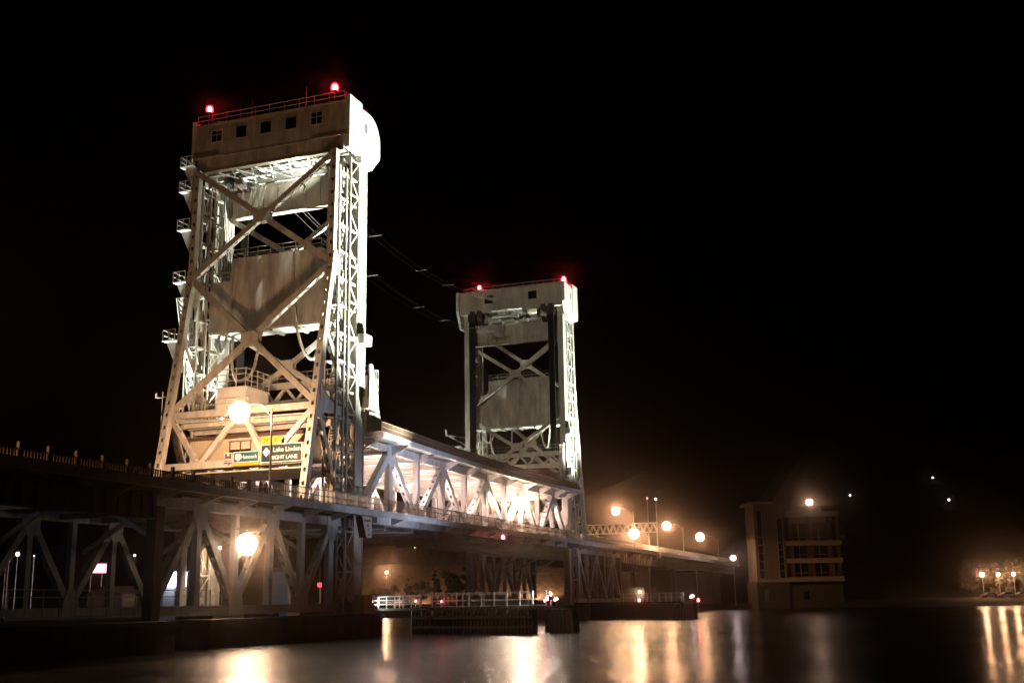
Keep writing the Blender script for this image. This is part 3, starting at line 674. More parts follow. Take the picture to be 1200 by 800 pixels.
# ------------------------------------------------------------------ piers and fenders
def pier(x0, x1, y0, y1, zt, label, shape='pier'):
    t = thing('bridge_pier', label, 'pier', ((x0 + x1) / 2, (y0 + y1) / 2, -1), 'bridge piers')
    c = MB(); c.box(x0, x1, y0, y1, -1, zt - .5); c.build('pier_body', 'concrete', t)
    c = MB(); c.box(x0 - .2, x1 + .2, y0 - .2, y1 + .2, zt - .5, zt); c.build('pier_cap', 'concrete', t)
pier(-27.6, 2.6, -10.6, -6.8, 2.25, 'dark low concrete pier under the near truss of the near tower')
pier(-31.5, -12, 6.4, 10.6, 2.25, 'left length of the rear pier behind the near tower truss')
pier(-2.8, 2.6, 6.4, 10.6, 2.25, 'short rear pier under the rear columns of the near tower')
pier(-84, -32., -10.6, -6.8, 2.25, 'unlit pier under the approach girders at far left')
pier(-84, -36, 6.4, 10.6, 2.25, 'unlit rear pier under the approach girders at far left')
pier(L - 2.6, L + 33, -10.6, -6.4, 2.25, 'distant concrete pier under the near truss of the distant tower')
pier(L - 2.6, L + 33, 6.4, 10.6, 2.25, 'distant concrete pier under the rear truss of the distant tower')
f = thing('pier_railing', 'plain two-bar railing along the rear pier, seen through the truss', 'railing', (-15, 6.6, 2.3))
c = MB()
for x in range(-31, 2, 2): MB().box(x - .04, x + .04, 6.5, 6.58, 2.55, 4.9).build('post', 'galv', f)
c.box(-31.3, 2.4, 6.5, 6.58, 4.82, 4.9); c.box(-31.3, 2.4, 6.4, 7.6, 2.4, 2.55); c.box(-31.3, 2.4, 6.5, 6.58, 4.2, 4.27); c.build('rail', 'galv', f)
def fender(far):
    T = (lambda v: (L + 10.5 - v[0], v[1], v[2])) if far else None
    t = thing('fender_walkway', 'timber fender walkway with white railing at the distant pier' if far else 'timber fender walkway with white railing out in the channel before the near tower', 'walkway', (L + 2.2 if far else 8.3, -17, -1), 'channel fenders')
    MB(T).box(7.4, 9.2, -27, -6.6, 2.45, 2.7).build('deck', 'timber', t)
    c = MB(T)
    for i in range(34): y = -11.8 - i * .4; c.tube((7.35, y, -1.2), (7.35, y, 2.4 - .25 * ((i * 7) % 3)), .17, 8)
    for z in (.5, 1.5): c.box(7.1, 7.22, -25.4, -11.7, z, z + .3)
    c.box(7.45, 9.1, -25.3, -11.7, -1.2, 2.4); c.build('timber_fender', 'timber', t)
    if not far:
        railing(t, [(7.5, -6.7, 2.7), (7.5, -12.6, 2.7)], 1.2, 1., 'galv', 0, (.35, .7, 1), .045, True)
        railing(t, [(7.5, -12.6, 2.7), (7.5, -26.8, 2.7)], 1.45, 1.42, 'galv', 0, (.08, .5, 1), .06, True)
    else: railing(None, [(7.5, -9, 2.7), (7.5, -26.8, 2.7)], 1.3, 2, 'galv', 0, (.5, 1), .06, False, T).build('railing', 'galv', t)
    railing(None, [(9.1, -7, 2.7), (9.1, -26.8, 2.7)], 1.3, 2.4, 'galv', 0, (.5, 1), .045, False, T).build('railing', 'galv', t)
    d = MB(T)
    for i in range(7):
        for j in range(4): d.tube((9.3 + j * .55, -29.2 + i * .5, -1.2), (9.5 + j * .45, -28.9 + i * .42, 2.3 - .2 * ((i + j) % 2)), .26, 8)
    tag(d.build('mooring_dolphin', 'timber'), 'cluster of dark piles at the outer end of the %s fender' % ('distant' if far else 'near'), 'dolphin', 'pile dolphins')
fender(False); fender(True)
c = MB(); c.box(-1.3, .9, -10.5, -9.2, 2.26, 3.3); c.box(-1.1, .7, -10.4, -9.3, 3.32, 4.1); c.box(-1.35, .95, -10.55, -9.15, 3.26, 3.34); c.box(-.2, .0, -10.56, -10.5, 2.4, 3.2)
tag(c.build('equipment_box', 'yellow'), 'yellow equipment box on the pier end beside the near tower column', 'box')

# ------------------------------------------------------------------ signs
def board(name, label, y0, y1, z0, z1, mat, border='sign_white', x=-10.2):
    t = thing(name, label, 'sign', (x, (y0 + y1) / 2, z0), 'signs over the roadway')
    c = MB(); c.box(x, x + .06, y0, y1, z0, z1); c.box(x + .06, x + .3, (y0 + y1) / 2 - .06, (y0 + y1) / 2 + .06, z0 - .2, z1 - .1); c.build('backing', 'galv', t)
    MB().box(x - .012, x - .002, y0 + .02, y1 - .02, z0 + .02, z1 - .02).build('border', border, t)
    MB().box(x - .024, x - .014, y0 + .08, y1 - .08, z0 + .08, z1 - .08).build('face', mat, t)
    return t, x - .03
t, x = board('road_sign', 'large dark green sign reading Lake Linden RIGHT LANE over the road', -8.2, -3.55, 16.8, 18.62, 'sign_green')
text('Lake Linden', .64, (x, -6.5, 18.02), t, 'sign_white'); text('RIGHT LANE', .56, (x, -6.2, 17.25), t, 'sign_white', sx=.95)
c = MB(); c.prism([(x, -4.2 + a, 17.85 + b_) for a, b_ in ((-.42, 0), (0, .46), (.42, 0), (0, -.46))], (.008, 0, 0)); dmd = c.build('route_diamond', 'sign_white', t); text('26', .3, (x - .01, -4.2, 17.85), t, 'black', 'route_number')
t, x = board('road_sign', 'smaller teal green sign reading Hancock with a white route shield', -3.4, -.42, 16.98, 18.08, 'sign_green_small')
text('Hancock', .52, (x, -2.25, 17.52), t, 'sign_white')
c = MB(); c.prism([(x, -.98 + a, 17.52 + b_) for a, b_ in ((-.3, .3), (-.15, .36), (0, .3), (.15, .36), (.3, .3), (.32, -.05), (.2, -.26), (0, -.38), (-.2, -.26), (-.32, -.05))], (.008, 0, 0)); c.build('route_shield', 'sign_white', t); text('41', .3, (x - .01, -.98, 17.5), t, 'black', 'route_number')
tag(MB().box(-10.22, -10.15, -3.4, -.42, 16.66, 16.95).build('marker_strip', 'sign_yellow'), 'plain yellow strip on the beam under the Hancock sign', 'marker', 'signs over the roadway')
t, x = board('height_sign', "yellow clearance plate reading 14' 0\" above the Lake Linden sign", -5.85, -3.55, 18.66, 19.36, 'sign_yellow', 'sign_yellow')
text('14', .5, (x, -4.1, 19), t, 'black'); text("'", .5, (x, -4.5, 19), t, 'black'); text('0', .5, (x, -5.2, 19), t, 'black'); text('"', .5, (x, -5.5, 19), t, 'black')
t, x = board('road_sign', 'small dark route plate left of the Hancock sign', -.3, .62, 17.1, 18.05, 'sign_brown')
c = MB(); c.ball((x, .16, 17.8), .12, 8); c.box(x - .005, x, -.12, .45, 17.3, 17.42); c.build('route_emblem', 'sign_white', t)
t = thing('clearance_sign', 'tapered pale gauge board reading CLEARANCE under the deck edge by the near column', 'sign', (-2, -10.6, 9.8))
q = [(-2.75, -10.9, 11.85), (-.62, -10.9, 11.85), (-.62, -10.9, 9.75), (-1.75, -10.9, 9.75)]
MB().prism(q, (0, .06, 0)).build('board', 'board', t)
MB().prism([(-2.75, -10.85, 11.85), (-1.75, -10.85, 9.75), (-2.0, -10.2, 9.75), (-2.9, -10.2, 11.85)], (.04, 0, .0)).build('return_board', 'dark_steel', t)
for s_, z, zz, xx in (('CLEARANCE', 11.45, .33, -1.65), ('IN', 10.95, .36, -1.5), ('FT', 10.5, .36, -1.35), ('FEET', 10.05, .26, -1.2)):
    text(s_, zz, (xx, -10.91, z), t, 'black', 'lettering', (0, -1, 0), sx=.85)

# ------------------------------------------------------------------ lamps
def street_lamp(label, base, head, power, c=SODIUM, down=False, lens='sodium_lens', r=.45, mat='galv', group='street lamps on the bridge', zmin=0, cat='street lamp'):
    b_, h = V(base), V(head); t = thing('street_lamp', label, cat, base, group)
    top = V((b_.x, b_.y, h.z + .1)); MB().tube(b_, top, .11, 8, .07).build('pole', mat, t)
    cm = lerp(top, h, .5) + V((0, 0, .55)); c_ = MB(); c_.path([top - V((0, 0, .8)), lerp(top, cm, .6) + V((0, 0, .05)), cm, h + V((0, 0, .42))], .05); c_.build('arm', mat, t)
    c_ = MB(); d = (h - top).normalized(); c_.beam(h + V((0, 0, .42)) - d * .45, h + V((0, 0, .42)) + d * .45, .2, .42, (0, 0, 1)); c_.build('lamp_head', 'galv', t)
    MB().ball(h, r, 16).build('lens', lens, t, True)  # globe made oversized so that it imitates the lamp's glare
    if down: lightobj('SPOT', h, power, c, t, r * .8, h - V((0, 0, 5)), 178, .06); lightobj('POINT', h, power * .12, c, t, r * .8, name='glow_light')
    else: lightobj('POINT', h, power, c, t, r * .8)
    return t
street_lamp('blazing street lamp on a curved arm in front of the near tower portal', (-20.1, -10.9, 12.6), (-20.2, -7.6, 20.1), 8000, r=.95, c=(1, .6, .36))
lightobj('SPOT', (-20.2, -7.6, 20.1), 20000, (1, .6, .36), [o for o in bpy.data.objects if o.name.startswith('street_lamp')][0], .5, (-8, -1, 16), 100, .8)
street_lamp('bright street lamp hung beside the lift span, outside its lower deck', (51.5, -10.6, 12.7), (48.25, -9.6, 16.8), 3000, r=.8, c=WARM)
lightobj('SPOT', (48.25, -9.8, 16.8), 26000, WARM, [o for o in bpy.data.objects if o.name.startswith('street_lamp')][1], .6, (10, -40, 0), 110, .6)
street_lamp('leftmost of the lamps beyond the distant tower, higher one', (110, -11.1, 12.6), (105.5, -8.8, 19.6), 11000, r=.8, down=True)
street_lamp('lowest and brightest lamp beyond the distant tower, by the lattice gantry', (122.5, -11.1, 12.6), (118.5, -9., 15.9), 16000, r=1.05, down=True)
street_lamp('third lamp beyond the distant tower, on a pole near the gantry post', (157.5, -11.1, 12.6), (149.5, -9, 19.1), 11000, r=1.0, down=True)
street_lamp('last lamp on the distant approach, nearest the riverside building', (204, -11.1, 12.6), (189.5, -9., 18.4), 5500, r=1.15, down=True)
street_lamp('added street lamp on the approach deck, unseen beyond the left edge', (-57.6, -10.9, 12.6), (-57.6, -7.6, 20.4), 8000, r=.5, c=(1, .5, .24))  # unseen lamp, added to brighten the tower front and left railing
def flood(name, label, loc, aim, power, c, lens, r=.3, cone=70, group='floodlights', blend=.6, spill=0):
    t = thing(name, label, 'floodlight', loc, group); l = V(loc); d = (V(aim) - l).normalized()
    MB().tube(l - d * .5, l - d * .05, r * .7, 12, r * 1.1).build('housing', 'dark_steel', t)
    MB().beam(l - d * .3, V((l.x, l.y, l.z - .9)), .08, .08, (1, 0, .3)).build('bracket', 'dark_steel', t)
    c_ = MB(); c_.ball(l, r, 12); c_.build('lens', lens, t, True)
    lightobj('SPOT', l + d * .02, power, c, t, r * .6, aim, cone, blend)
    if spill: lightobj('SPOT', l + d * .03, spill, BLUE, t, r * .6, aim, 125, 1, 'spill_light')
    return t
t = thing('floodlight', 'glaring yellow floodlight under the deck before the truss base of the near tower', 'floodlight', (-22.5, -10.2, 8.3), 'floodlights')
c = MB(); c.beam((-22.5, -9., 9.6), (-22.5, -10.5, 9.6), .12, .12); c.tube((-22.5, -10.3, 9.6), (-22.5, -10.3, 8.7), .05); c.build('bracket', 'galv', t)
MB().tube((-22.5, -10.3, 8.72), (-22.5, -10.3, 9.02), .55, 12, .2).build('lamp_shade', 'dark_steel', t)
MB().ball((-22.5, -10.3, 8.3), .9, 16).build('lens', 'sodium_lens', t, True)  # ball enlarged well beyond a real lens to stand in for glare
lightobj('SPOT', (-22.5, -10.6, 8.3), 15000, (1, .6, .36), t, .6, (-30, -40, -6), 150, .5)
# white floods on the fender ends, aimed up at the outer faces of the towers
flood('floodlight', 'white floodlight at the outer end of the near fender, aimed at the tower', (9.4, -27.3, 3.3), (0, -9, 44), 1150000, COOL, 'cool_lens', .22, 43, blend=.6, spill=26000)
flood('floodlight', 'white floodlight at the pier end of the near fender, shining along the railing', (7.0, -6.9, 3.3), (7.5, -20, 3.5), 2500, COOL, 'cool_lens', .3, 100)
flood('floodlight', 'added white floodlight at the outer end of the near fender, brightening its railing', (7.1, -27.2, 3.5), (7.5, -17, 3.4), 1500, COOL, 'cool_lens', .2, 44)  # second lamp on the fender end, added to brighten the railing
flood('floodlight', 'white floodlight at the end of the distant fender', (L + 3.2, -28.2, 3.3), (L + 1.5, -9, 42), 700000, COOL, 'cool_lens', .35, 37, blend=.6, spill=6000)
# cool uplights at deck level inside the towers
for f, X in ((0, 0), (1, L)):
    sgn = -1 if f else 1; wh = 'distant' if f else 'near'
    k = .45 if f else 1
    flood('uplight', 'white uplight at deck level inside the %s tower, right side' % wh, (X - 2.2 * sgn, -6.6, 23.0), (X - 2.2 * sgn, -5.5, 50), 16000 * k, COOL, 'cool_lens', .16, 75, 'uplights inside the towers')
    flood('uplight', 'white uplight at deck level inside the %s tower, left side' % wh, (X - 2.2 * sgn, 6.6, 23.0), (X - 2.2 * sgn, 7.4, 50), 11000 * k, COOL, 'cool_lens', .16, 75, 'uplights inside the towers')
    flood('uplight', 'white uplight under the machine house floor of the %s tower' % wh, (X - 3.4 * sgn, -3.5, 48.2), (X - 3.2 * sgn, 0, 54), 2600 * k, COOL, 'cool_lens', .12, 140, 'uplights inside the towers')
flood('floodlight', 'white floodlight on the left outer side of the near tower lighting its balconies', (-7.2, 17.5, 13.4), (-6.4, 10.2, 36), 160000, COOL, 'cool_lens', .16, 44)
flood('floodlight', 'white floodlight on the left outer side of the distant tower', (L - 4.5, 15.5, 13.5), (L + 5, 10, 40), 30000, COOL, 'cool_lens', .16, 60)
flood('floodlight', 'added unseen floodlight on the near tower gallery, brightening the far tower', (3.4, .5, 52.9), (L, 0, 40), 24000, (.97, .92, .7), 'small_lens', .16, 44)  # added out of sight to lift the far tower's channel face
# warm lamp in the pier bay and cool lamp under the approach
def small_lamp(name, label, loc, power, c, lens, r, group=None, hang=.6, cat='lamp'):
    t = thing(name, label, cat, loc, group); l = V(loc)
    MB().tube(l + V((0, 0, r)), l + V((0, 0, r + hang)), .04, 6).build('stem', 'galv', t)
    MB().tube(l + V((0, 0, r * .6)), l + V((0, 0, r * 1.2)), r * 1.1, 10, r * .5).build('lamp_shade', 'dark_steel', t)
    MB().ball(l, r, 12).build('lens', lens, t, True)
    if power: lightobj('POINT', l, power, c, t, r * .8)
    return t
bl = small_lamp('bay_lamp', 'warm lamp hung under the deck at the rear column, behind the truss', (-3.0, 5.6, 9.2), 60, WARM, 'small_lens', .15, hang=1.6)
lightobj('SPOT', (-3.0, 5.6, 9.1), 1500, WARM, bl, .12, (-1.2, 9, 5), 110, .5)
lightobj('SPOT', (-3.2, 5.8, 9.1), 900, WARM, bl, .12, (-22, 8.6, 6.5), 40, .8, 'side_bulb')
bl = small_lamp('bay_lamp', 'cool lamp under the approach deck at the far left edge', (-47, 2.5, 10.3), 0, BLUE, 'tiny_white', .15, hang=1.5)
lightobj('SPOT', (-47, 2.5, 10.5), 420, BLUE, bl, .1, (-44, 1, 12), 120, .5)
# lamps under the ceiling of the lower deck, on the inner side of the truss posts
ordn = ['first', 'second', 'third', 'fourth', 'fifth', 'sixth', 'seventh', 'eighth', 'ninth']
for i in range(9):
    x = xs[i + 1]
    small_lamp('deck_lamp', 'small lamp inside the lower deck on the %s truss post from the near tower' % ordn[i], (x + .05, -7.4, 16.6), 2600, PINK, 'pink_lens', .16, 'lamps inside the lower deck', .5)
    dl = [o for o in bpy.data.objects if o.name.startswith('deck_lamp')][i]; lightobj('SPOT', (x + .05, -7.3, 16.7), 9000, PINK, dl, .15, (x + .05, 0, 20.5), 135, .5, 'uplight_bulb')
# navigation and aviation lights
def beacon(label, base, h, power, r=.34, group='red lights'):
    t = thing('beacon_light', label, 'beacon', base, group); b_ = V(base); l = b_ + V((0, 0, h))
    MB().tube(b_, l - V((0, 0, r)), .06, 6).build('stem', 'galv', t); MB().tube(l - V((0, 0, r * 1.2)), l - V((0, 0, r * .8)), r * .8, 10).build('cap', 'dark_steel', t)
    MB().ball(l, r, 12, r * 1.25).build('lens', 'red_lens', t, True); MB().ball(l, r * .62, 10, r * .9).build('bulb', 'red_core', t, True)
    lightobj('POINT', l, power, RED, t, r * .8)
beacon('red beacon at the left end of the near tower roof', (-4.2, 8.6, 56.4), 2.3, 420, .42)
beacon('red beacon at the right end of the near tower roof', (-4.2, -7.6, 56.4), 2.1, 480, .46)
beacon('red beacon at the left end of the distant tower roof', (L + .2, 6.6, 56.4), 1.2, 600, .42)
beacon('red beacon at the right end of the distant tower roof', (L + 1., -8.9, 56.4), 1.2, 600, .5)
beacon('red navigation light under the middle of the lift span', (37.6, -11.0, 10.6), .9, 14, .3)
beacon('red navigation light on the inner part of the near fender railing', (7.3, -12.2, 2.7), .7, 12, .12)
beacon('tiny red light halfway along the near fender', (7.3, -15.2, 2.7), .6, 30, .1)
beacon('red navigation light at the outer end of the near fender', (8.2, -26.5, 2.7), .55, 70, .2)
beacon('red navigation light on the distant pier, left one', (L + 2.8, -19.6, 2.7), .25, 90, .28)
beacon('red navigation light on the distant fender end, right of the white floodlight', (L + 1.8, -29.4, 2.3), .5, 90, .28)

# ------------------------------------------------------------------ overhead cables between the towers
def cable_set(label, y, z0, z1, zm, n):
    t = thing('power_cables', label, 'cables', (L / 2, y, zm), 'cable sets strung between the towers')
    for k in range(n):
        off = -.75 + 1.5 * k / (n - 1); pts = []
        for i in range(25):
            u = i / 24; z = z0 + (z1 - z0) * u - 4 * ((z0 + z1) / 2 - zm) * u * (1 - u); pts.append((2 + u * (L - 4), y + off, z + (.15 if k % 2 else -.15)))
        MB().path(pts, .022, 5).build('cable', 'dark_steel', t)
    for u in (.31, .52, .66, .8):
        z = z0 + (z1 - z0) * u - 4 * ((z0 + z1) / 2 - zm) * u * (1 - u); x = 2 + u * (L - 4)
        MB().beam((x, y - .95, z), (x, y + .95, z), .08, .1).build('spacer', 'galv', t)
cable_set('upper set of four thin cables sagging between the tower tops', 1.5, 55., 54.3, 50.4, 4)
cable_set('lower set of three thin cables sagging between the towers', 2., 49.5, 48.6, 44.9, 3)

# ------------------------------------------------------------------ gantry beyond the distant tower
t = thing('lattice_gantry', 'horizontal lattice gantry truss over the road beyond the far tower, hung on a tall post', 'gantry', (129, -11.4, 12.6))
c = MB()
for xx in (128.5, 129.5):
    c.beam((xx, -11.4, 18.6), (xx, 9, 18.6), .13, .15, (1, 0, 0)); c.beam((xx, -11.4, 16.7), (xx, 9, 16.7), .13, .15, (1, 0, 0))
    for i in range(14):
        y = -11.4 + i * 1.457; c.beam((xx, y, 16.7), (xx, y + .73, 18.6), .06, .11, (1, 0, 0)); c.beam((xx, y + .73, 18.6), (xx, y + 1.457, 16.7), .06, .11, (1, 0, 0))
for i in range(15): y = -11.4 + i * 1.457; c.beam((128.5, y, 18.6), (129.5, y, 18.6), .06, .1)
c.build('truss', 'white_panel', t)
MB().tube((129, -11.4, 11.8), (129, -11.4, 23.2), .13, 8).build('post', 'galv', t); MB().tube((129, 9, 12.5), (129, 9, 18.8), .16, 8).build('post', 'galv', t)
MB().box(128.4, 129.6, -11.9, -11.1, 11.3, 12.2).build('post_bracket', 'galv', t)
MB().box(128.7, 129.3, 1.4, 2.1, 15.9, 16.7).build('signal_head', 'yellow', t)

# ------------------------------------------------------------------ far side: building, lamps, trees, banks
P0, P1 = V((188.5, -23.0, 1.6)), V((196., -43.6, 1.6)); ex = (P1 - P0).normalized(); ey = V((ex.y, -ex.x, 0)); ey = -ey if ey.x > 0 else ey   # ey points at the viewer
BL = (P1 - P0).length
b0 = thing('riverside_building', 'dim riverside building with a tall slit-windowed stair tower and three balcony floors', 'building', P0)
def bb(a0, a1, d0, d1, z0, z1, name, mat, parent=b0):
    c = MB(); vs = [P0 + ex * a - ey * d + V((0, 0, z)) for a in (a0, a1) for d in (d0, d1) for z in (z0, z1)]; return c.add(vs, BOXF).build(name, mat, parent)
bb(0, 8.2, 0, 12, -2.5, 5.2, 'base_wall', 'stone_base'); bb(8.2, BL, .8, 14, -2.5, 4.2, 'base_wall', 'stone_base')
tw = bb(.3, 7.9, .3, 11, 5.2, 24.6, 'stair_tower', 'stucco')
bb(-.9, 5.2, -.4, 11.5, 24.6, 25.1, 'tower_cap', 'slab_trim', tw); bb(.0, 8.3, -.2, .3, 5.0, 5.7, 'string_course', 'slab_trim', tw)
bb(8.3, BL - .2, 2.6, 13, 4.8, 22.4, 'wall', 'brick')
bb(8.2, BL + .2, -.1, 13, 21.2, 22.6, 'cornice', 'stucco'); bb(15.5, BL + 1.2, 4.5, 13.2, 24.2, 24.4, 'roof_canopy', 'slab_trim'); bb(13, BL - 3, 5, 12, 22.6, 24.2, 'roof_house', 'brick')
for z in (5.0, 9.6, 14.0):
    bb(8.1, BL + .3, -.1, 2.6, z, z + 1.15, 'balcony', 'slab_trim')
for a in (9.2, 14.4, 19.4, BL - .8):
    bb(a, a + .8, .4, 2.6, 4.8, 21.2, 'pillar', 'brick')
for z in (6.2, 10.8, 15.2):
    for a in (10.2, 15.4, 20.4):
        wn = bb(a, a + 3.6, 2.45, 2.59, z + .1, z + 4.1 if z < 15 else z + 4.4, 'window', 'window_dark'); bb(a, a + 3.6, 2.38, 2.44, z + .9, z + 1.05, 'mullion', 'slab_trim', wn); bb(a + 1.7, a + 1.85, 2.38, 2.44, z + .1, z + 4, 'mullion', 'slab_trim', wn)
def arched(a, wd, z0, z1):
    c = MB(); pts = [(a, z0), (a + wd, z0), (a + wd, z1)] + [(a + wd / 2 + wd / 2 * math.cos(u), z1 + wd / 2 * math.sin(u)) for u in [math.pi * i / 8 for i in range(1, 8)]] + [(a, z1)]
    c.prism([P0 + ex * x - ey * .26 + V((0, 0, z)) for x, z in pts], ey * .04); wn = c.build('slit_window', 'window_dark', tw)
    c = MB()
    for k in range(6):
        z = z0 + (z1 - z0) * k / 8; c.add([P0 + ex * (a + q1) - ey * q2 + V((0, 0, z + q3)) for q1 in (-.02, wd + .02) for q2 in (.12, .2) for q3 in (0, .14)], BOXF)
    for q0 in (-.15, wd): c.add([P0 + ex * (a + q0 + q1) - ey * q2 + V((0, 0, z)) for q1 in (0, .15) for q2 in (.12, .24) for z in (z0, z1)], BOXF)
    c.build('mullion', 'slab_trim', wn)
arched(1.0, 1.2, 5.9, 22.4); arched(6.1, 1.2, 5.9, 20.)
bb(1.8, 2.9, -.05, -.0, .3, 3.2, 'door', 'stucco'); bb(12, 13.2, .72, .8, .5, 2.6, 'door', 'window_dark')
def tree(label, x, y, z, h, r, mat='leaf', n=1500, cone=False, group='trees on the far bank'):
    t = thing('tree', label, 'tree', (x, y, z), group); c = MB(); top = V((x + random.uniform(-.3, .3), y + random.uniform(-.3, .3), z + h * .7))
    c.tube((x, y, z - .5), lerp((x, y, z), top, .5), h * .022, 7, h * .015); c.tube(lerp((x, y, z), top, .5), top, h * .015, 7, h * .006)
    for i in range(7):
        a = random.uniform(0, 6.28); s = lerp((x, y, z), top, random.uniform(.4, .95)); c.tube(s, s + V((math.cos(a) * r * .6, math.sin(a) * r * .6, r * .35)), h * .007, 5, .02)
    c.build('trunk', 'bark', t); c = MB(); cl = []
    for i in range(14):
        u = random.uniform(0, 1)
        if cone: rr = r * (1 - u) * .8; zz = z + h * (.15 + .85 * u)
        else: rr = r * math.sqrt(max(.05, 1 - (2 * u - 1) ** 2)) * .75; zz = z + h * (.35 + .6 * u)
        a = random.uniform(0, 6.28); cl.append((V((x + math.cos(a) * rr, y + math.sin(a) * rr, zz)), r * random.uniform(.25, .5) * ((1.15 - u) if cone else 1)))
    for i in range(n):
        ce, cr_ = random.choice(cl); d = V((random.gauss(0, 1), random.gauss(0, 1), random.gauss(0, .8))).normalized() * cr_ * random.uniform(.5, 1.1); p = ce + d
        s = random.uniform(.12, .3) * (h / 9) ; a = V((random.gauss(0, 1), random.gauss(0, 1), random.gauss(0, 1))).normalized() * s; b_ = a.orthogonal().normalized() * s * .7
        c.add([p - a, p + b_, p + a, p - b_], [(0, 1, 2, 3)])
    c.build('crown', mat, t)
    return t
# bank and road embankment seen under the span
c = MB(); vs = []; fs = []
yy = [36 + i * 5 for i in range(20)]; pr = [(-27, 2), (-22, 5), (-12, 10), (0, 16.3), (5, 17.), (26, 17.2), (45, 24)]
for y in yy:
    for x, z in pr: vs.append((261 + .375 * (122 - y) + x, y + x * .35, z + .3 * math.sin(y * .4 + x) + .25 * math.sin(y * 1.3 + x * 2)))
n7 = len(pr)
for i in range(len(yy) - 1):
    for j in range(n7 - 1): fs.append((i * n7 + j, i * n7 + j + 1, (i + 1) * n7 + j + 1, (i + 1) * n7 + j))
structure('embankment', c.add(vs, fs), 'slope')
def bank_lamp(label, x, y, z, h, power, r=.35, c=SODIUM, lens='sodium_lens', name='lamp_post', group='lamp posts on the far side', sh=True):
    t = thing(name, label, 'lamp post', (x, y, z), group)
    MB().tube((x, y, z - .6), (x, y, z + h - r), .09, 6, .06).build('pole', 'galv', t); MB().ball((x, y, z + h), r, 12).build('lens', lens, t, True)
    if sh: MB().tube((x, y, z + h + r * .7), (x, y, z + h + r * 1.1), r * 1.2, 8, .1).build('cap', 'dark_steel', t)
    if power: lightobj('POINT', (x, y, z + h), power, c, t, r * .8)
# position from camera ray direction and distance was measured once; written here as plain world positions
bank_lamp('orange lamp in front of the lit embankment, seen under the left end of the span', 208, 90.4, 1.7, 10.4, 250, .5)
lightobj('SPOT', (207.7, 90.2, 12.1), 6500, SODIUM, [o for o in bpy.data.objects if o.name.startswith('lamp_post')][0], .5, (60, -10, 0), 46, .4)
bank_lamp('tall lamp pole on top of the embankment under the span', 275, 112, 17, 5.5, 150, .16)
bank_lamp('road lamp added behind the row of dark trees to light the embankment', 234, 95, 1.7, 6, 0, .2)  # this lamp and the next are added, hidden, to brighten the slope
bank_lamp('road lamp added at the far end behind the distant pier to light the embankment', 253, 58, 1.7, 6, 0, .2)
for q, o in zip(((234, 95, 7.7), (253, 58, 7.7)), [o for o in bpy.data.objects if o.name.startswith('lamp_post') and o['label'].startswith('road lamp')]): lightobj('SPOT', q, 14000, SODIUM, o, .2, (q[0] + 30, q[1] + 10, 14), 140, .4)
for i, (x, y, h, r, cone) in enumerate(((199, 88.6, 5.5, 2.6, 0), (200, 84.6, 6.5, 2.8, 0), (201.5, 80, 8.2, 2.6, 1), (203, 76.4, 8, 3.2, 0), (204.5, 72.8, 10.5, 2.8, 1), (206, 68.6, 10, 3.4, 0), (207.5, 64.4, 12.5, 3.2, 1))):
    tree(['round dark tree leftmost under the span, by the orange lamp', 'second round dark tree under the span', 'narrow pointed tree left of centre in the row under the span', 'broad dark tree in the middle of the row under the span', 'pointed tree right of the broad one under the span', 'large round tree right of centre under the span', 'tallest pointed tree at the right end of the row under the span'][i], x, y, 1.5, h, r, 'leaf_dark', 2600, bool(cone), 'dark trees under the span')
# right cluster
for i, (x, y, h) in enumerate(((209.5, -76.7, 5.9), (211., -80.6, 5.9), (212.4, -84.2, 5.9))):
    bank_lamp(['left lamp of the three yellow lamps on the far shore at right', 'middle lamp of the three yellow lamps on the far shore at right', 'right lamp of the three yellow lamps on the far shore at right'][i], x, y, 1.7, h, 2300, (.6, .48, .48)[i], SODIUM, 'sodium_lens', 'lamp_post', 'three shore lamps at right', False)
for i, (x, y, h, r) in enumerate(((229, -74.5, 9, 3.4), (230, -79.5, 9.5, 3.6), (231, -84, 9, 3.2), (232, -88.5, 10, 3.4), (216, -83.2, 5, 1.2))):
    tree(['lit tree left of the three shore lamps', 'lit tree behind the left two shore lamps', 'lit tree behind the right two shore lamps', 'lit tree at the right edge behind the shore lamps', 'small pointed dark conifer between the shore lamps'][i], x, y, 2.0, h, r, 'leaf_dark', 1800, i == 4, 'trees behind the shore lamps')
def car(label, x, y, z, yaw, ln=4.4):
    t = thing('parked_car', label, 'car', (x, y, z), 'cars parked by the shore lamps'); m4 = Matrix.Translation((x, y, z)) @ Matrix.Rotation(yaw, 4, 'Z')
    def tt(v): return m4 @ V(v)
    prof = [(-ln / 2, .35), (-ln / 2, .8), (-ln * .36, .95), (-ln * .24, 1.42), (ln * .12, 1.45), (ln * .27, .98), (ln * .47, .85), (ln / 2, .6), (ln / 2, .35)]
    MB(tt).prism([(a, -.85, b_) for a, b_ in prof], (0, 1.7, 0)).build('body', 'car_paint', t)
    MB(tt).prism([(-ln * .32, -.87, .98), (-ln * .22, -.87, 1.36), (ln * .1, -.87, 1.38), (ln * .22, -.87, .98)], (0, 1.74, 0)).build('window', 'window_dark', t)
    for a in (-ln * .3, ln * .31):
        for s in (-1, 1): MB(tt).tube((a, s * .72, .32), (a, s * .9, .32), .32, 12).build('wheel', 'black', t)
car('dark car parked under the middle shore lamp', 207.5, -81.8, 1.75, 1.9); car('dark car parked left of the middle shore lamp', 207.6, -77.9, 1.75, 1.9); car('dark car parked at the right edge under the shore lamps', 209.5, -85.5, 1.75, 1.9)
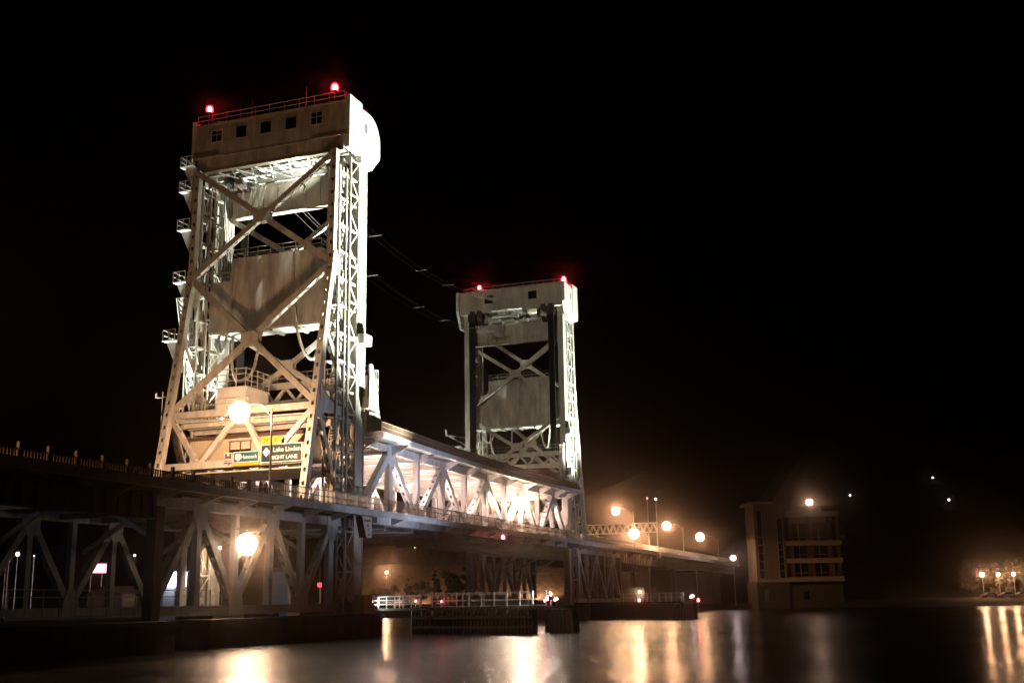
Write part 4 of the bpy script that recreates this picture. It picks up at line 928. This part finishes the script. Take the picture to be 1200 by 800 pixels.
# lamps on and beyond the building, and tiny lights on the dark hillside
bank_lamp('orange lamp glowing above the riverside building roof', 203.2, -36.0, 23.2, 4.0, 2200, .95, (1, .6, .42), 'pink_lens')
bank_lamp('white and pink lamp on a pole left of the riverside building', 187.4, -17.6, 1.6, 11.2, 700, .75, (1, .75, .75), 'pink_lens')
def ray_pt(px, py, D):
    d = cf + cr * ((px - 600) / 1313.9) - cu * ((py - 400) / 1313.9); return V((-104.8915, -64.0944, 3.4)) + d * D
HL = [('tiny white light on the dark hill, higher one at far right', 475.5, -70, 57.4, .42), ('tiny white light on the dark hill, lower one at far right', 396, -74.6, 40.6, .45), ('tiny white light on the hill just right of the building roof', 405, -35, 45, .4), ('white light high on the tall pole beyond the lattice gantry', 129, -11.4, 23.5, .26), ('dim white light left of the one on the tall pole beyond the gantry', 122.5, -11.1, 23.2, .15)]
for lab, x, y, z, r in HL:
    zg = max(1., fz(x, y)) if x > 150 else 12.4
    bank_lamp(lab, x, y, zg, z - zg, 0, r, COOL, 'tiny_white', 'distant_lamp', 'tiny distant lights', False)
# parts of the far approach: white abutment wall and shed
def bx(name, label, cat, x0, x1, y0, y1, z0, z1, mat, roof=None):
    t = thing(name, label, cat, ((x0 + x1) / 2, (y0 + y1) / 2, z0)); MB().box(x0, x1, y0, y1, z0, z1).build('wall', mat, t)
    if roof: c = MB(); ym = (y0 + y1) / 2; c.prism([(x0 - .4, y0 - .5, z1), (x0 - .4, ym, z1 + (y1 - y0) * .2), (x0 - .4, y1 + .5, z1)], (x1 - x0 + .8, 0, 0)); c.build('roof', roof, t)
    c = MB(); c.box(x0 - .04, x0, (y0 + y1) / 2 - .6, (y0 + y1) / 2 + .6, z0, z0 + 2.1); c.build('door', 'window_dark', t)
    return t
bx('storage_shed', 'pale shed under the distant approach with a small orange lamp', 'shed', 150, 158, -4, 4, -.5, 5.6, 'stucco')
small_lamp('shed_lamp', 'small orange lamp on the shed under the distant approach', (149.2, -2.2, 4.6), 320, WARM, 'small_lens', .3)
structure('abutment_bank', MB().prism([(196, -26, -1), (196, 26, -1), (238, 26, -1), (238, -26, -1)], (0, 0, 2.4)), 'soil')
bx('abutment', 'pale abutment wall where the distant approach lands', 'wall', 206, 216, -9, 9, 1.4, 9.7, 'stucco')
# left side: billboard, shed, lights
t = thing('lit_billboard', 'glowing pinkish white billboard seen through the approach truss at left', 'billboard', (80, 91, 2))
d0, d1, u0 = V((78.7, 92.4, 9.9)), V((81.7, 89.6, 9.9)), V((0, 0, 1.8)); MB().add([d0, d1, d1 + u0, d0 + u0], [(0, 1, 2, 3)]).build('face', 'pink_sign', t)
nn = (d1 - d0).cross(u0).normalized(); nn = nn if nn.x > 0 else -nn
MB().prism([q + nn * .03 for q in (d0 - V((0, 0, .1)), d1 - V((0, 0, .1)), d1 + u0 + V((0, 0, .1)), d0 + u0 + V((0, 0, .1)))], nn * .3).build('frame', 'sign_brown', t)
for k in (.25, .75): q = lerp(d0, d1, k) + nn * .5; MB().tube((q.x, q.y, .5), q, .15, 6).build('post', 'galv', t)
lightobj('POINT', lerp(d0, d1, .5) + u0 * .5 - nn * 1.2, 18, (1, .6, .7), t, .5)
bx('boathouse', 'low brown boathouse on the left bank behind the truss', 'shed', 72, 82, 78, 86, 1., 5.6, 'stucco', 'shed_roof')
t = thing('lit_kiosk', 'small kiosk with a bluish white lit panel behind the truss base', 'kiosk', (66, 62, .5)); MB().box(63.9, 67, 60, 64, -.5, 6.6).build('wall', 'galv', t); MB().box(63.5, 67.4, 59.6, 64.4, 9.1, 9.3).build('roof', 'galv', t); MB().box(63.9, 67, 60.2, 63.8, 6.6, 9.1).build('light_panel', 'blue_lens', t)
lightobj('POINT', (62.6, 61.2, 7.6), 900, BLUE, t, .4)
for lab, x, y, z, r in (('bright bluish white light among small ones at far left', 51.7, 60.2, 10.9, .34), ('small white light left of the bright one at far left', 49.6, 60.6, 10.6, .14), ('small white light low left of the bright one', 49.8, 60.2, 9.7, .16), ('faint white light right of the bright one at far left', 55.4, 60, 10.7, .12), ('pale light between the lit diagonals at left', 82.6, 60., 11.6, .22)):
    bank_lamp(lab, x, y + 24, 1, z + 1.6 - 1, 0, r, COOL, 'tiny_white', 'distant_lamp', 'tiny lights on the left bank', False)

bank_lamp('pinkish lamp on a thin pole seen through the right half of the truss base', 116.4, 69.5, 1.5, 15, 120, .3, WARM, 'small_lens')
bank_lamp('small cool lamp low on the bank, seen beside the tower foot', 128.5, 68.2, 1.5, 12.1, 0, .3, COOL, 'tiny_white', 'distant_lamp', 'tiny lights on the left bank', False)
bx('hut', 'pale gabled hut on the bank behind the right half of the truss base', 'hut', 96, 101, 57, 62, .3, 9.6, 'galv', 'shed_roof')
t = thing('red_signal', 'red lit signal box on the bank beside the tower foot', 'signal', (107.4, 56, 0.5)); MB().box(107, 107.6, 55.5, 56.5, 6.6, 7.5).build('housing', 'black', t); MB().box(106.92, 106.99, 55.55, 56.45, 6.65, 7.45).build('lens', 'red_lens', t); MB().tube((107.4, 56, -.5), (107.4, 56, 6.6), .12, 6).build('post', 'galv', t)
# ------------------------------------------------------------------ haze box added to stand in for lamp bloom
MB().box(-1000, 1500, -1000, 1000, -3, 170).build('haze', 'rope')
hz = bpy.data.objects['haze']; hz['kind'] = 'stuff'
m = bpy.data.materials.new('bloom_haze'); m.use_nodes = True; nt = m.node_tree; nt.nodes.remove(nt.nodes['Principled BSDF'])
pv = nt.nodes.new('ShaderNodeVolumePrincipled'); pv.inputs['Color'].default_value = (.95, .76, .64, 1); pv.inputs['Density'].default_value = HAZE; pv.inputs['Anisotropy'].default_value = .987
nt.links.new(pv.outputs[0], nt.nodes['Material Output'].inputs['Volume']); hz.data.materials.clear(); hz.data.materials.append(m)
